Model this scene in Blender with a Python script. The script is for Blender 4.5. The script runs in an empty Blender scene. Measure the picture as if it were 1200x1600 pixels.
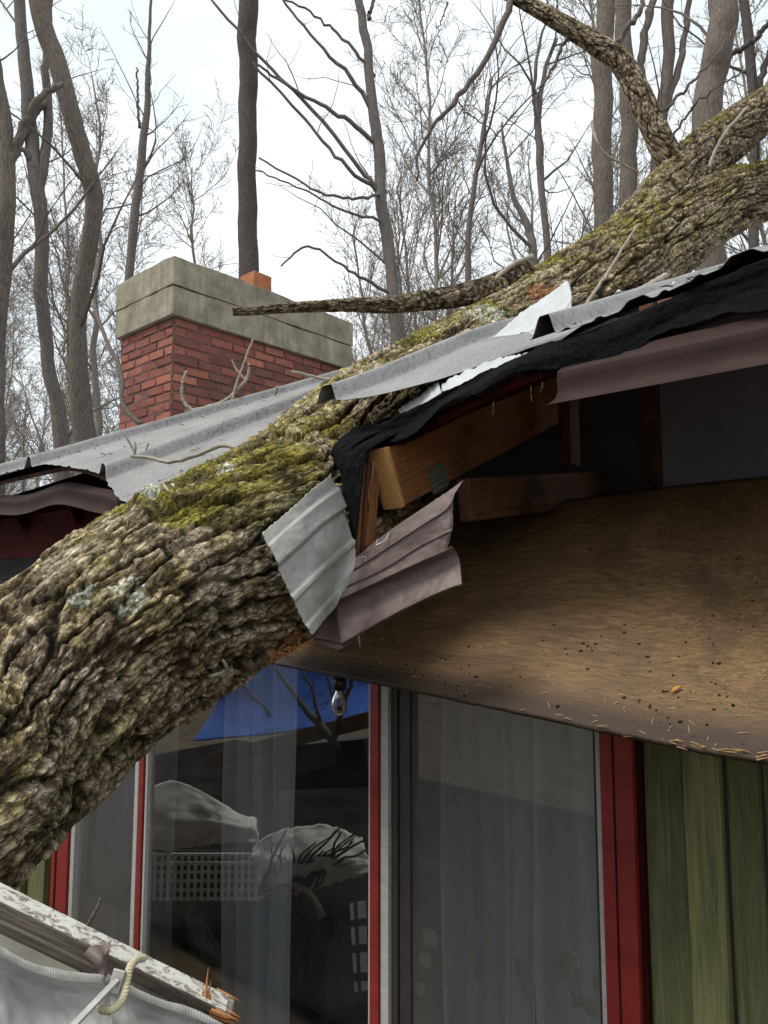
import bpy, math, random
import numpy as np
from mathutils import Vector
C = bpy.context.scene
COL = C.collection
R = math.radians
# ------------------------------------------------------------------ camera
H = 2.25                      # eye height above the ground
FPX = 1155.0                  # focal length in pixels of the 1200x1600 photograph
PITCH = math.atan(120/FPX)
cam = bpy.data.cameras.new('camera'); cam.sensor_fit = 'VERTICAL'; cam.sensor_height = 36; cam.lens = 36*FPX/1600
cam.clip_start = .02; cam.clip_end = 500
camo = bpy.data.objects.new('camera', cam); COL.objects.link(camo)
camo.location = (0, 0, H); camo.rotation_euler = (math.pi/2+PITCH, 0, 0); C.camera = camo
# ------------------------------------------------------------------ world and sun
SUN_EL, SUN_AZ = R(58), R(248)          # azimuth clockwise from +Y
w = bpy.data.worlds.new("World"); C.world = w; w.use_nodes = True
nt = w.node_tree; nt.nodes.clear()
wo = nt.nodes.new('ShaderNodeOutputWorld'); bg = nt.nodes.new('ShaderNodeBackground'); bg.inputs[1].default_value = .1
sky = nt.nodes.new('ShaderNodeTexSky'); sky.sky_type = 'NISHITA'; sky.sun_disc = False
sky.sun_elevation = SUN_EL; sky.sun_rotation = SUN_AZ; sky.dust_density = 3
tc = nt.nodes.new('ShaderNodeTexCoord'); mp = nt.nodes.new('ShaderNodeMapping'); mp.inputs['Scale'].default_value = (1.6, 1.6, 3.2)
ns = nt.nodes.new('ShaderNodeTexNoise'); ns.inputs['Scale'].default_value = 1.7; ns.inputs['Detail'].default_value = 6
cr = nt.nodes.new('ShaderNodeValToRGB'); cr.color_ramp.elements[0].position = .38; cr.color_ramp.elements[0].color = (.90,.90,.90,1)
cr.color_ramp.elements[1].position = .6; cr.color_ramp.elements[1].color = (1,1,1,1)
n2 = nt.nodes.new('ShaderNodeTexNoise'); n2.inputs['Scale'].default_value = 3.1; n2.inputs['Detail'].default_value = 5
c2 = nt.nodes.new('ShaderNodeValToRGB'); c2.color_ramp.elements[0].position = .35; c2.color_ramp.elements[0].color = (7.2,7.9,8.3,1)
c2.color_ramp.elements[1].position = .62; c2.color_ramp.elements[1].color = (9.2,9.7,9.9,1)
mx = nt.nodes.new('ShaderNodeMix'); mx.data_type = 'RGBA'
L = nt.links.new
L(tc.outputs['Generated'], mp.inputs[0]); L(mp.outputs[0], ns.inputs[0]); L(ns.outputs[0], cr.inputs[0]); L(mp.outputs[0], n2.inputs[0]); L(n2.outputs[0], c2.inputs[0])
L(cr.outputs[0], mx.inputs[0]); L(sky.outputs[0], mx.inputs[6]); L(c2.outputs[0], mx.inputs[7]); L(mx.outputs[2], bg.inputs[0]); L(bg.outputs[0], wo.inputs[0])
sl = bpy.data.lights.new('sun', 'SUN'); sl.energy = 1.9; sl.angle = R(24); sl.color = (1, .95, .87)
so = bpy.data.objects.new('sun', sl); COL.objects.link(so)
sd = Vector((math.sin(SUN_AZ)*math.cos(SUN_EL), math.cos(SUN_AZ)*math.cos(SUN_EL), math.sin(SUN_EL)))
so.rotation_euler = sd.to_track_quat('Z', 'Y').to_euler(); so.location = sd*30
C.view_settings.view_transform = 'Standard'; C.view_settings.look = 'None'; C.view_settings.exposure = .42; C.view_settings.gamma = 1
C.view_settings.use_curve_mapping = False

# ------------------------------------------------------------------ geometry of the site
# e runs along the wall to the far left, u runs square to the wall into the house; the wall stands at p = 2.12
E = np.array([-.745, .667, 0.]); E /= np.linalg.norm(E)
U = np.array([-E[1]*-1, -E[0], 0.]); U = np.array([E[1], -E[0], 0.])
PWALL = 2.12; EAVE = 1.5; SL = .43; ZE = .59
def W(q, p, z):                       # site coordinates (z measured from the eye) to world
    q = np.asarray(q, float); p = np.asarray(p, float); z = np.asarray(z, float)
    q, p, z = np.broadcast_arrays(q, p, z)
    return q[..., None]*E + p[..., None]*U + np.stack([0*z, 0*z, z+H], -1)
cp, sp = math.cos(PITCH), math.sin(PITCH)
def ray(px, py):
    a = (px-600)/FPX; b = (800-py)/FPX
    return np.array([a, cp-b*sp, sp+b*cp])
def P(px, py, d):                     # point seen at a photo pixel, d metres ahead
    r = ray(px, py); r = r*d/r[1]; r[2] += H; return r
def PP(px, py, p):                    # the same on the vertical plane p
    r = ray(px, py); r = r*p/(r@U); r[2] += H; return r
def qz(px, py, p):
    v = PP(px, py, p); return v@E, v[2]-H
def proj(v):
    x, y, z = v[0], v[1], v[2]-H; zz = y*cp+z*sp; up = z*cp-y*sp; return 600+FPX*x/zz, 800-FPX*up/zz
def mir(v):
    v = np.array(v, float); return v+U*2*(PWALL-v@U)
# ------------------------------------------------------------------ noise
def h3(x, y, z):
    n = (x.astype(np.int64)*374761393 + y.astype(np.int64)*668265263 + z.astype(np.int64)*1274126177) & 0xffffffff
    n = ((n ^ (n >> 13))*1103515245) & 0xffffffff
    n = ((n ^ (n >> 16))*2654435761) & 0xffffffff
    return ((n ^ (n >> 15)) & 0xffffff)/float(0xffffff)
def vn(x, y, z=None):
    x = np.asarray(x, float); y = np.asarray(y, float)
    z = np.zeros_like(x) if z is None else np.asarray(z, float)+0*x
    X, Y, Z = np.floor(x), np.floor(y), np.floor(z)
    f = x-X; g = y-Y; k = z-Z
    f = f*f*(3-2*f); g = g*g*(3-2*g); k = k*k*(3-2*k)
    o = 0
    for i in (0, 1):
        for j in (0, 1):
            for l in (0, 1):
                o = o + h3(X+i, Y+j, Z+l)*(f if i else 1-f)*(g if j else 1-g)*(k if l else 1-k)
    return o
def fbm(x, y, z=None, o=4):
    s = 0; a = .5; t = 0
    z = 0*np.asarray(x, float) if z is None else z
    for i in range(o):
        s = s + a*vn(np.asarray(x)*2**i+17*i, np.asarray(y)*2**i+5*i, np.asarray(z)*2**i+9*i); t += a; a *= .5
    return s/t
def cells(x, y, ny, seed=0):          # cellular distances, periodic in y with ny cells
    X, Y = np.floor(x), np.floor(y)
    f1 = np.full(x.shape, 9.); f2 = np.full(x.shape, 9.); idv = np.zeros(x.shape)
    for i in (-1, 0, 1):
        for j in (-1, 0, 1):
            cx = X+i; cy = Y+j; m = np.mod(cy, ny)
            jx = h3(cx, m, 0*cx+11+seed); jy = h3(cx, m, 0*cx+29+seed)
            d = np.hypot(cx+jx-x, cy+jy-y)
            near = d < f1
            f2 = np.where(near, f1, np.minimum(f2, d)); idv = np.where(near, h3(cx, m, 0*cx+53+seed), idv); f1 = np.where(near, d, f1)
    return f1, f2, idv
def sst(a, b, x):
    t = np.clip((x-a)/(b-a), 0, 1); return t*t*(3-2*t)
def cat(pts, n, closed=False):        # Catmull-Rom resample of rows of numbers
    pts = np.asarray(pts, float); m = len(pts)
    if m == 2: t = np.linspace(0, 1, n)[:, None]; return pts[0]*(1-t)+pts[1]*t
    ext = np.vstack([2*pts[0]-pts[1], pts, 2*pts[-1]-pts[-2]])
    t = np.linspace(0, m-1-1e-9, n); i = t.astype(int); f = (t-i)[:, None]
    a, b, c, d = ext[i], ext[i+1], ext[i+2], ext[i+3]
    return .5*((2*b)+(-a+c)*f+(2*a-5*b+4*c-d)*f**2+(-a+3*b-3*c+d)*f**3)
# ------------------------------------------------------------------ object helpers
def tag(o, label=None, cat_=None, group=None, kind=None):
    if label: o['label'] = label
    if cat_: o['category'] = cat_
    if group: o['group'] = group
    if kind: o['kind'] = kind
    return o
def empty(name, loc, label, cat_, group=None):
    o = bpy.data.objects.new(name, None); COL.objects.link(o); o.location = loc; o.empty_display_size = .1
    return tag(o, label, cat_, group)
def mk(name, v, f, m, parent=None, smooth=True, uvc=None, col=None, origin=None):
    v = np.asarray(v, float).reshape(-1, 3)
    if parent is not None:
        org = np.zeros(3); q = parent
        while q is not None: org = org+np.array(q.location); q = q.parent
    else:
        org = np.array(origin) if origin is not None else np.array([(v[:, 0].min()+v[:, 0].max())/2, (v[:, 1].min()+v[:, 1].max())/2, v[:, 2].min()])
    me = bpy.data.meshes.new(name)
    vv = v-org
    if isinstance(f, np.ndarray) and f.ndim == 2:
        k = f.shape[1]; me.vertices.add(len(vv)); me.vertices.foreach_set('co', vv.astype(np.float32).ravel())
        me.loops.add(f.size); me.loops.foreach_set('vertex_index', f.astype(np.int32).ravel())
        me.polygons.add(len(f)); me.polygons.foreach_set('loop_start', np.arange(0, f.size, k, dtype=np.int32)); 
        me.update(calc_edges=True)
    else:
        me.from_pydata([tuple(a) for a in vv], [], [tuple(int(i) for i in a) for a in f])
    me.polygons.foreach_set('use_smooth', np.full(len(me.polygons), smooth))
    if uvc is not None:
        a = me.attributes.new('uvc', 'FLOAT_VECTOR', 'POINT'); a.data.foreach_set('vector', np.asarray(uvc, np.float32).ravel())
    if col is not None:
        c = np.ones((len(vv), 4), np.float32); c[:, :3] = col
        a = me.attributes.new('tint', 'FLOAT_COLOR', 'POINT'); a.data.foreach_set('color', c.ravel())
    me.materials.append(m); me.update()
    o = bpy.data.objects.new(name, me); COL.objects.link(o)
    if parent is not None: o.parent = parent
    else: o.location = org
    return o
def gridfaces(n, m, wrap=False):
    i = np.arange(n-1)[:, None]; mm = m if wrap else m-1; j = np.arange(mm)[None, :]; j2 = (j+1) % m
    return np.stack([(i*m+j), (i*m+j2), ((i+1)*m+j2), ((i+1)*m+j)], -1).reshape(-1, 4)
def thick(o, t, off=0):
    md = o.modifiers.new('thickness', 'SOLIDIFY'); md.thickness = t; md.offset = off; return o
def bev(o, wd=.004, seg=2):
    md = o.modifiers.new('edge', 'BEVEL'); md.width = wd; md.segments = seg; md.limit_method = 'ANGLE'; return o
def sheet(name, rows, m, parent=None, nr=30, nc=40, t=.0012, prof=None, crease=False, rough=0.0, rag=0.0):
    """sheet through rows of 3-D control points; prof(a,b) moves it along its normal"""
    rows = [cat(r, nc) for r in rows]
    g = np.stack(rows, 0)                                   # k, nc, 3
    if crease:
        k = len(g); tt = np.linspace(0, k-1-1e-9, nr); ii = tt.astype(int); f = (tt-ii)[:, None, None]; g = g[ii]*(1-f)+g[ii+1]*f
    else:
        g = cat(g.reshape(len(g), -1), nr).reshape(nr, nc, 3)
    a, b = np.meshgrid(np.linspace(0, 1, nr), np.linspace(0, 1, nc), indexing='ij')
    du = np.gradient(g, axis=0); dv = np.gradient(g, axis=1); nn = np.cross(du, dv); nn /= np.linalg.norm(nn, axis=-1, keepdims=True)+1e-9
    if prof is not None: g = g+nn*prof(a, b)[..., None]
    if rough: g = g+nn*((fbm(g[..., 0]*14, g[..., 1]*14, g[..., 2]*14)-.5)*2*rough)[..., None]
    if rag:
        r2 = np.random.RandomState(int(abs(g[0, 0, 0])*1e4) % 9999)
        for (sl_, dr, m_) in (((0,), -du, nc), ((-1,), du, nc)):
            w_ = dr[sl_[0]]; w_ = w_/(np.linalg.norm(w_, axis=-1, keepdims=True)+1e-9); g[sl_[0]] += w_*((r2.rand(m_)**3)*rag)[:, None]
        for (sl_, dr) in ((0, -dv), (-1, dv)):
            w_ = dr[:, sl_]; w_ = w_/(np.linalg.norm(w_, axis=-1, keepdims=True)+1e-9); g[:, sl_] += w_*((r2.rand(nr)**3)*rag)[:, None]
        g = g+nn*((fbm(g[..., 0]*60+5, g[..., 1]*60, g[..., 2]*60, 3)-.5)*.0035+.006*(np.abs(fbm(g[..., 0]*13, g[..., 1]*13, g[..., 2]*13, 2)-.5)))[..., None]
    la = np.linalg.norm(rows[0][0]-rows[-1][0]); lb = np.linalg.norm(g[0, 0]-g[0, -1])
    o = mk(name, g, gridfaces(nr, nc), m, parent, uvc=np.stack([b*lb, a*la, 0*a], -1).reshape(-1, 3))
    if t: thick(o, t)
    return o
class Tubes:
    def __init__(s): s.v = []; s.f = []; s.n = 0; s.uv = []
    def add(s, pts, rad, sides=6, cap=True):
        pts = np.asarray(pts, float); n = len(pts); rad = np.broadcast_to(np.asarray(rad, float), (n,))
        t = np.gradient(pts, axis=0); t /= np.linalg.norm(t, axis=1, keepdims=True)+1e-9
        ref = np.array([0, 0, 1.]) if abs(t[0, 2]) < .9 else np.array([1., 0, 0])
        a = np.cross(t, ref); a /= np.linalg.norm(a, axis=1, keepdims=True)+1e-9; b = np.cross(t, a)
        th = np.arange(sides)*2*math.pi/sides
        v = pts[:, None]+rad[:, None, None]*(np.cos(th)[None, :, None]*a[:, None]+np.sin(th)[None, :, None]*b[:, None])
        L_ = np.concatenate([[0], np.cumsum(np.linalg.norm(np.diff(pts, axis=0), axis=1))])
        s.uv.append(np.stack([L_[:, None]+0*th[None], rad[:, None]*np.cos(th)[None], rad[:, None]*np.sin(th)[None]], -1).reshape(-1, 3))
        s.v.append(v.reshape(-1, 3)); s.f.append(gridfaces(n, sides, True)+s.n); k = n*sides
        if cap and rad[-1] > .002:
            s.v.append(pts[[0, -1]]); s.uv.append(np.zeros((2, 3)))
            j = np.arange(sides); j2 = (j+1) % sides
            s.f.append(np.stack([j2, j, 0*j+k, 0*j+k], -1)+s.n); s.f.append(np.stack([j+(n-1)*sides, j2+(n-1)*sides, 0*j+k+1, 0*j+k+1], -1)+s.n); k += 2
        s.n += k
    def build(s, name, m, parent=None, origin=None):
        v = np.concatenate(s.v); f = np.concatenate(s.f); uv = np.concatenate(s.uv)
        tri = f[:, 2] == f[:, 3]
        if tri.any():
            ff = [tuple(x) for x in f[~tri]]+[tuple(x[:3]) for x in f[tri]]
        else: ff = f
        return mk(name, v, ff, m, parent, uvc=uv, origin=origin)
def box(name, A, B, up, h, wd, m, parent=None, bevel=.003, endcut=0, seg=1, wob=0):
    """board from A to B (centres of its ends); up = direction of height h, the third direction gets width wd"""
    A = np.asarray(A, float); B = np.asarray(B, float); t = B-A; Ln = np.linalg.norm(t); t /= Ln
    up = np.asarray(up, float); up = up-t*(up@t); up /= np.linalg.norm(up); sd_ = np.cross(t, up)
    v = []; uv = []
    for i in range(seg+1):
        c = A+(B-A)*i/seg
        for (a, b) in ((-1, -1), (1, -1), (1, 1), (-1, 1)):
            k = (random.random()-.5)*wob
            v.append(c+up*b*h/2+sd_*a*wd/2+up*k+t*(endcut*b if i in (0,) else 0)); uv.append((Ln*i/seg, b*h/2, a*wd/2))
    f = [(0, 1, 2, 3), tuple(4*seg+k for k in (3, 2, 1, 0))]
    for i in range(seg):
        for k in range(4):
            k2 = (k+1) % 4; f.append((4*i+k2, 4*i+k, 4*i+4+k, 4*i+4+k2))
    o = mk(name, v, f, m, parent, smooth=False, uvc=uv)
    if bevel: bev(o, bevel)
    return o
def slab(name, q0, q1, p0, p1, z0, z1, m, parent=None, bevel=.003):      # box in site coordinates
    c = W((q0+q1)/2, (p0+p1)/2, (z0+z1)/2)
    return box(name, W(q0, (p0+p1)/2, (z0+z1)/2), W(q1, (p0+p1)/2, (z0+z1)/2), (0, 0, 1), z1-z0, p1-p0, m, parent, bevel)
def grow(T, pts, rad, rng, level, maxl, dens, up=.25, sides=5, minr=.0035, side=None, start=.0, spread=(28, 62), lenf=.42):
    """side shoots along a polyline"""
    pts = np.asarray(pts); n = len(pts); seg = np.linalg.norm(np.diff(pts, axis=0), axis=1); Ltot = seg.sum()
    cnt = max(1, int(dens*Ltot*(1 if level else 1)))
    for _ in range(cnt):
        s = start+(1-start)*rng.random(); i = min(int(s*(n-1)), n-2); f = s*(n-1)-i
        b0 = pts[i]*(1-f)+pts[i+1]*f; r0 = (rad[i]*(1-f)+rad[i+1]*f)
        t = pts[i+1]-pts[i]; t /= np.linalg.norm(t)+1e-9
        rv = np.array([rng.gauss(0, 1) for _ in range(3)])
        if side is not None and level == 0: rv = rv*.6+np.array(side)
        pr = rv-t*(rv@t); pr /= np.linalg.norm(pr)+1e-9
        an = math.radians(rng.uniform(*spread)); d = t*math.cos(an)+pr*math.sin(an)
        ln = min(Ltot*lenf, 3.2 if level == 0 else 9)*rng.uniform(.45, 1.15)*(1-.45*s)
        rc = max(minr, min(r0*.55, ln*.011)*rng.uniform(.7, 1.1))
        k = 6 if level < maxl else 4
        c = [b0]; dd = d.copy()
        kink = .16 if level < 2 else .24
        for j in range(k):
            dd = dd+np.array([rng.gauss(0, kink), rng.gauss(0, kink), rng.gauss(0, kink)+up*.22]); dd /= np.linalg.norm(dd); c.append(c[-1]+dd*ln/k)
        rr_ = np.linspace(rc, minr*.75, k+1); T.add(c, rr_, sides if level == 0 else (4 if level == 1 else 3), False)
        if level < maxl: grow(T, c, rr_, rng, level+1, maxl, dens*([2.1, 2.0, 1.9][min(level, 2)]), up, sides, minr, None, .12, (25, 60), .5)
# ------------------------------------------------------------------ materials
class NT:
    def __init__(s, name):
        s.m = bpy.data.materials.new(name); s.m.use_nodes = True; s.t = s.m.node_tree; s.b = s.t.nodes['Principled BSDF']; s.out = s.t.nodes['Material Output']
    def n(s, ty, **k):
        o = s.t.nodes.new(ty)
        for a, b in k.items(): setattr(o, a, b)
        return o
    def l(s, a, b): s.t.links.new(a, b)
    def coord(s, kind, scale=(1, 1, 1), rot=(0, 0, 0)):
        if kind in ('uvc',): c = s.n('ShaderNodeAttribute', attribute_name='uvc'); o = c.outputs['Vector']
        else: c = s.n('ShaderNodeTexCoord'); o = c.outputs[kind]
        mp = s.n('ShaderNodeMapping'); mp.inputs['Scale'].default_value = scale; mp.inputs['Rotation'].default_value = rot; s.l(o, mp.inputs[0]); return mp.outputs[0]
    def noise(s, co, sc, det=5, rough=.6, dist=0):
        n = s.n('ShaderNodeTexNoise'); n.inputs['Scale'].default_value = sc; n.inputs['Detail'].default_value = det; n.inputs['Roughness'].default_value = rough; n.inputs['Distortion'].default_value = dist
        s.l(co, n.inputs['Vector']); return n.outputs['Fac']
    def ramp(s, fac, stops):
        r = s.n('ShaderNodeValToRGB'); e = r.color_ramp.elements
        while len(e) < len(stops): e.new(.5)
        for i, (p, c) in enumerate(stops): e[i].position = p; e[i].color = (*c, 1) if len(c) == 3 else c
        s.l(fac, r.inputs[0]); return r.outputs[0]
    def mix(s, fac, a, b, mode='MIX'):
        x = s.n('ShaderNodeMix', data_type='RGBA', blend_type=mode)
        for i, q in ((0, fac), (6, a), (7, b)):
            if hasattr(q, 'links') or hasattr(q, 'is_output'): s.l(q, x.inputs[i])
            elif i == 0: x.inputs[0].default_value = q
            else: x.inputs[i].default_value = (*q, 1)
        return x.outputs[2]
    def bump(s, h, st=.3, d=.01):
        b = s.n('ShaderNodeBump'); b.inputs['Strength'].default_value = st; b.inputs['Distance'].default_value = d; s.l(h, b.inputs['Height']); s.l(b.outputs[0], s.b.inputs['Normal'])
    def fin(s, col, rough=.7, metal=0, spec=.5):
        if isinstance(col, tuple): s.b.inputs['Base Color'].default_value = (*col, 1)
        else: s.l(col, s.b.inputs['Base Color'])
        if isinstance(rough, (int, float)): s.b.inputs['Roughness'].default_value = rough
        else: s.l(rough, s.b.inputs['Roughness'])
        s.b.inputs['Metallic'].default_value = metal; s.b.inputs['Specular IOR Level'].default_value = spec
        return s.m
def g3(v): return (v, v, v)
def simple(name, stops, scale=8, aniso=(1, 1, 1), co='uvc', rough=.7, metal=0, bump=.2, bd=.004, spec=.4, det=6, speck=None, speck_sc=90, speck_pos=(.68, .74), big=None):
    t = NT(name); c = t.coord(co, aniso); f = t.noise(c, scale, det, .62, .3); col = t.ramp(f, stops)
    if big:
        c3 = t.coord(co, (1, 1, 1)); f3 = t.noise(c3, big[0], 5, .6, .5); k = t.ramp(f3, [(big[1], g3(0)), (big[2], g3(1))]); col = t.mix(k, col, big[3])
    if speck:
        c2 = t.coord(co, (1, 1, 1)); f2 = t.noise(c2, speck_sc, 3, .7); k = t.ramp(f2, [(speck_pos[0], g3(0)), (speck_pos[1], g3(1))]); col = t.mix(k, col, speck)
    if bump: t.bump(f, bump, bd)
    return t.fin(col, rough, metal, spec)
def bark_mat(name, bump=.5):
    t = NT(name); a = t.n('ShaderNodeAttribute', attribute_name='tint'); c = t.coord('uvc'); f = t.noise(c, 170, 6, .78); f2 = t.noise(t.coord('uvc', (1, 2.4, 2.4)), 38, 7, .74)
    col = t.mix(1, a.outputs['Color'], t.ramp(f, [(.3, g3(.42)), (.7, g3(1.6))]), 'MULTIPLY')
    col = t.mix(.9, col, t.ramp(f2, [(.36, g3(.45)), (.5, g3(.95)), (.66, g3(1.55))]), 'MULTIPLY')
    def cracks(sc, wob_, w0):
        co = t.coord('uvc', sc); nz = t.n('ShaderNodeTexNoise'); nz.inputs['Scale'].default_value = 1.3; nz.inputs['Detail'].default_value = 5; t.l(co, nz.inputs['Vector'])
        mxv = t.n('ShaderNodeMix', data_type='RGBA', blend_type='LINEAR_LIGHT'); mxv.inputs[0].default_value = wob_; t.l(co, mxv.inputs[6]); t.l(nz.outputs['Color'], mxv.inputs[7])
        vo = t.n('ShaderNodeTexVoronoi', feature='DISTANCE_TO_EDGE'); vo.inputs['Scale'].default_value = 1; t.l(mxv.outputs[2], vo.inputs['Vector']); return t.ramp(vo.outputs['Distance'], [(0, g3(0)), (w0, g3(1))])
    k1 = cracks((13, 42, 42), .9, .10); k2 = cracks((38, 95, 95), .8, .14)
    col = t.mix(1, col, t.ramp(k1, [(0, g3(.42)), (1, g3(1.06))]), 'MULTIPLY'); col = t.mix(.75, col, t.ramp(k2, [(0, g3(.45)), (1, g3(1.1))]), 'MULTIPLY')
    m3 = t.n('ShaderNodeMath', operation='MULTIPLY_ADD'); t.l(k1, m3.inputs[0]); m3.inputs[1].default_value = .7
    mm = t.n('ShaderNodeMath', operation='ADD'); t.l(f, mm.inputs[0]); t.l(f2, mm.inputs[1]); m4 = t.n('ShaderNodeMath', operation='MULTIPLY_ADD'); t.l(k2, m4.inputs[0]); m4.inputs[1].default_value = .4; t.l(mm.outputs[0], m4.inputs[2]); t.l(m4.outputs[0], m3.inputs[2]); t.bump(m3.outputs[0], bump, .009)
    return t.fin(col, .92, 0, .15)
M = {}
M['bark'] = bark_mat('fissured_bark', .75)
M['wildbark'] = simple('woodland_bark', [(.3, (.09, .075, .066)), (.7, (.24, .215, .20))], 14, (1, 6, 6), rough=.95, bump=.6, bd=.01, spec=.1)
M['wildbark_hazed'] = simple('haze_lightened_bark', [(.3, (.16, .14, .125)), (.7, (.36, .32, .29))], 14, (1, 6, 6), rough=.95, bump=.6, bd=.01, spec=.1)  # bark lightened so distance haze and sky bleed sit in the colour
M['wildbark_dark'] = simple('dark_woodland_bark', [(.3, (.05, .042, .04)), (.7, (.15, .13, .122))], 14, (1.2, 6, 6), rough=.95, bump=.6, bd=.012, spec=.1)
M['wildbark_brown'] = simple('brown_woodland_bark', [(.3, (.08, .064, .055)), (.7, (.235, .20, .175))], 14, (1, 6, 6), rough=.95, bump=.6, bd=.01, spec=.1)
M['twig'] = simple('pale_twig', [(.3, (.22, .19, .15)), (.7, (.42, .38, .31))], 30, (1, 3, 3), rough=.9, bump=.3)
M['twigdark'] = simple('dark_twig', [(.3, (.06, .05, .045)), (.7, (.17, .14, .12))], 30, (1, 3, 3), rough=.9, bump=.3)
# weathered roof sheet
t = NT('weathered_grey_roof_sheet'); c = t.coord('uvc', (1, 1, 1)); st_ = t.noise(t.coord('uvc', (1, 9, 1)), 9, 8, .75); fi = t.noise(t.coord('uvc', (.6, 1.3, 1)), 95, 6, .85); bg_ = t.noise(c, 3, 4)
col = t.ramp(st_, [(.3, (.165, .160, .158)), (.62, (.285, .278, .275))]); col = t.mix(t.ramp(fi, [(.50, g3(0)), (.60, g3(.85))]), col, (.075, .07, .066)); col = t.mix(t.ramp(bg_, [(.4, g3(0)), (.7, g3(.5))]), col, (.38, .37, .355))
t.bump(fi, .12, .001); M['roof'] = t.fin(col, .5, .0, .4)
t = NT('bare_pale_sheet_metal'); c = t.coord('uvc'); fi = t.noise(c, 120, 5, .7); bg_ = t.noise(c, 7, 5, .6, .6)
col = t.ramp(bg_, [(.35, (.27, .265, .25)), (.65, (.40, .395, .375))]); col = t.mix(t.ramp(fi, [(.62, g3(0)), (.72, g3(.6))]), col, (.16, .14, .11)); sc_ = t.noise(t.coord('uvc', (5, 90, 1), (0, 0, .5)), 5, 3, .6); col = t.mix(t.ramp(sc_, [(.66, g3(0)), (.70, g3(.6))]), col, (.2, .18, .15)); dn_ = t.noise(c, 13, 6, .75); col = t.mix(t.ramp(dn_, [(.52, g3(0)), (.74, g3(.7))]), col, (.17, .15, .12)); t.bump(bg_, .2, .003); M['pale'] = t.fin(col, .45, 0, .5)
M['white'] = simple('white_coated_metal', [(.3, (.42, .44, .45)), (.7, (.56, .58, .59))], 9, rough=.4, bump=.05, speck=(.4, .38, .33), speck_sc=70, speck_pos=(.72, .78))
t = NT('brown_coated_metal'); c = t.coord('uvc'); fi = t.noise(c, 130, 4, .7); bg_ = t.noise(t.coord('uvc', (1, 3, 1)), 6, 6, .6, .4)
col = t.ramp(bg_, [(.3, (.098, .066, .062)), (.7, (.175, .130, .125))]); col = t.mix(t.ramp(fi, [(.68, g3(0)), (.76, g3(.7))]), col, (.42, .36, .34)); t.bump(bg_, .15, .003); sc_ = t.noise(t.coord('uvc', (5, 90, 1), (0, 0, .5)), 5, 3, .6); col = t.mix(t.ramp(sc_, [(.70, g3(0)), (.74, g3(.6))]), col, (.36, .32, .30)); dn_ = t.noise(c, 16, 5, .7); col = t.mix(t.ramp(dn_, [(.55, g3(0)), (.75, g3(.6))]), col, (.06, .045, .035)); M['brown'] = t.fin(col, t.ramp(bg_, [(.3, g3(.45)), (.7, g3(.68))]), 0, .5)
M['eave'] = simple('dark_brown_coated_metal', [(.3, (.024, .012, .011)), (.7, (.045, .024, .022))], 6, (1, 3, 1), rough=.7, spec=.2, bump=.15, speck=(.3, .25, .23), speck_sc=110, speck_pos=(.73, .79))
M['membrane'] = simple('black_roofing_felt', [(.35, (.002, .0022, .003)), (.7, (.007, .0075, .010))], 70, co='Object', rough=.85, bump=1., bd=.008, spec=.12, speck=(.05, .055, .065), speck_sc=220, speck_pos=(.70, .80))
def wood(name, a, b, dark, dirt=.45, rough=.75, sc=3, ring=9):
    t = NT(name); c = t.coord('uvc', (1, 1, 1)); g = t.noise(t.coord('uvc', (.7, ring, ring)), sc*3, 7, .7, 1.2); g2 = t.noise(t.coord('uvc', (2, 60, 60)), 5, 5, .7)
    col = t.ramp(g, [(.3, a), (.68, b)]); col = t.mix(t.ramp(g2, [(.42, g3(.55)), (.56, g3(0))]), col, dark)
    s_ = t.noise(c, 5, 6, .65, .8); col = t.mix(t.ramp(s_, [(dirt, g3(0)), (dirt+.25, g3(.85))]), col, dark); t.bump(g2, .35, .002)
    return t.fin(col, rough, 0, .3)
M['rafter'] = wood('orange_fir', (.20, .075, .026), (.36, .155, .055), (.06, .025, .012), .5)
M['endgrain'] = wood('rafter_end_grain', (.50, .26, .09), (.66, .38, .15), (.22, .10, .04), .56)
M['oldrafter'] = wood('aged_fir', (.11, .040, .020), (.22, .09, .042), (.02, .012, .01), .42)
M['splinter'] = wood('fresh_split_wood', (.46, .17, .055), (.66, .32, .13), (.2, .06, .02), .6)
M['greywood'] = wood('grey_weathered_wood', (.20, .165, .135), (.38, .33, .28), (.07, .055, .045), .52)
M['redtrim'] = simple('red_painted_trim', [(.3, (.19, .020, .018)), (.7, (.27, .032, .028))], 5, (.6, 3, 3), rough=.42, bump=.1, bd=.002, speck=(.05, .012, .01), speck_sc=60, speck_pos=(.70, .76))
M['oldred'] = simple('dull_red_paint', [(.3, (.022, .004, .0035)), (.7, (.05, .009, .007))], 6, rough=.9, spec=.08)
M['frame'] = simple('weathered_aluminium', [(.3, (.36, .35, .33)), (.7, (.5, .49, .46))], 12, (1, 4, 4), rough=.45, bump=.1)
M['darkframe'] = simple('dark_window_gasket', [(.3, (.03, .025, .025)), (.7, (.05, .04, .04))], 12, rough=.6)
# green stained board
t = NT('green_stained_board'); c = t.coord('Object', (1, 1, 1)); g = t.noise(t.coord('Object', (9, 9, .55)), 5, 8, .72, .9); g2 = t.noise(t.coord('Object', (60, 60, 1.6)), 5, 5, .7); s_ = t.noise(t.coord('Object', (1, 1, .5)), 4, 5, .6, .5)
col = t.ramp(g, [(.28, (.070, .078, .038)), (.5, (.145, .148, .072)), (.72, (.25, .24, .13))]); col = t.mix(t.ramp(g2, [(.38, g3(.6)), (.5, g3(0))]), col, (.05, .058, .026)); col = t.mix(t.ramp(s_, [(.45, g3(0)), (.7, g3(.6))]), col, (.17, .17, .075))
t.bump(g2, .4, .003); M['green'] = t.fin(col, .8, 0, .25)
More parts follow.
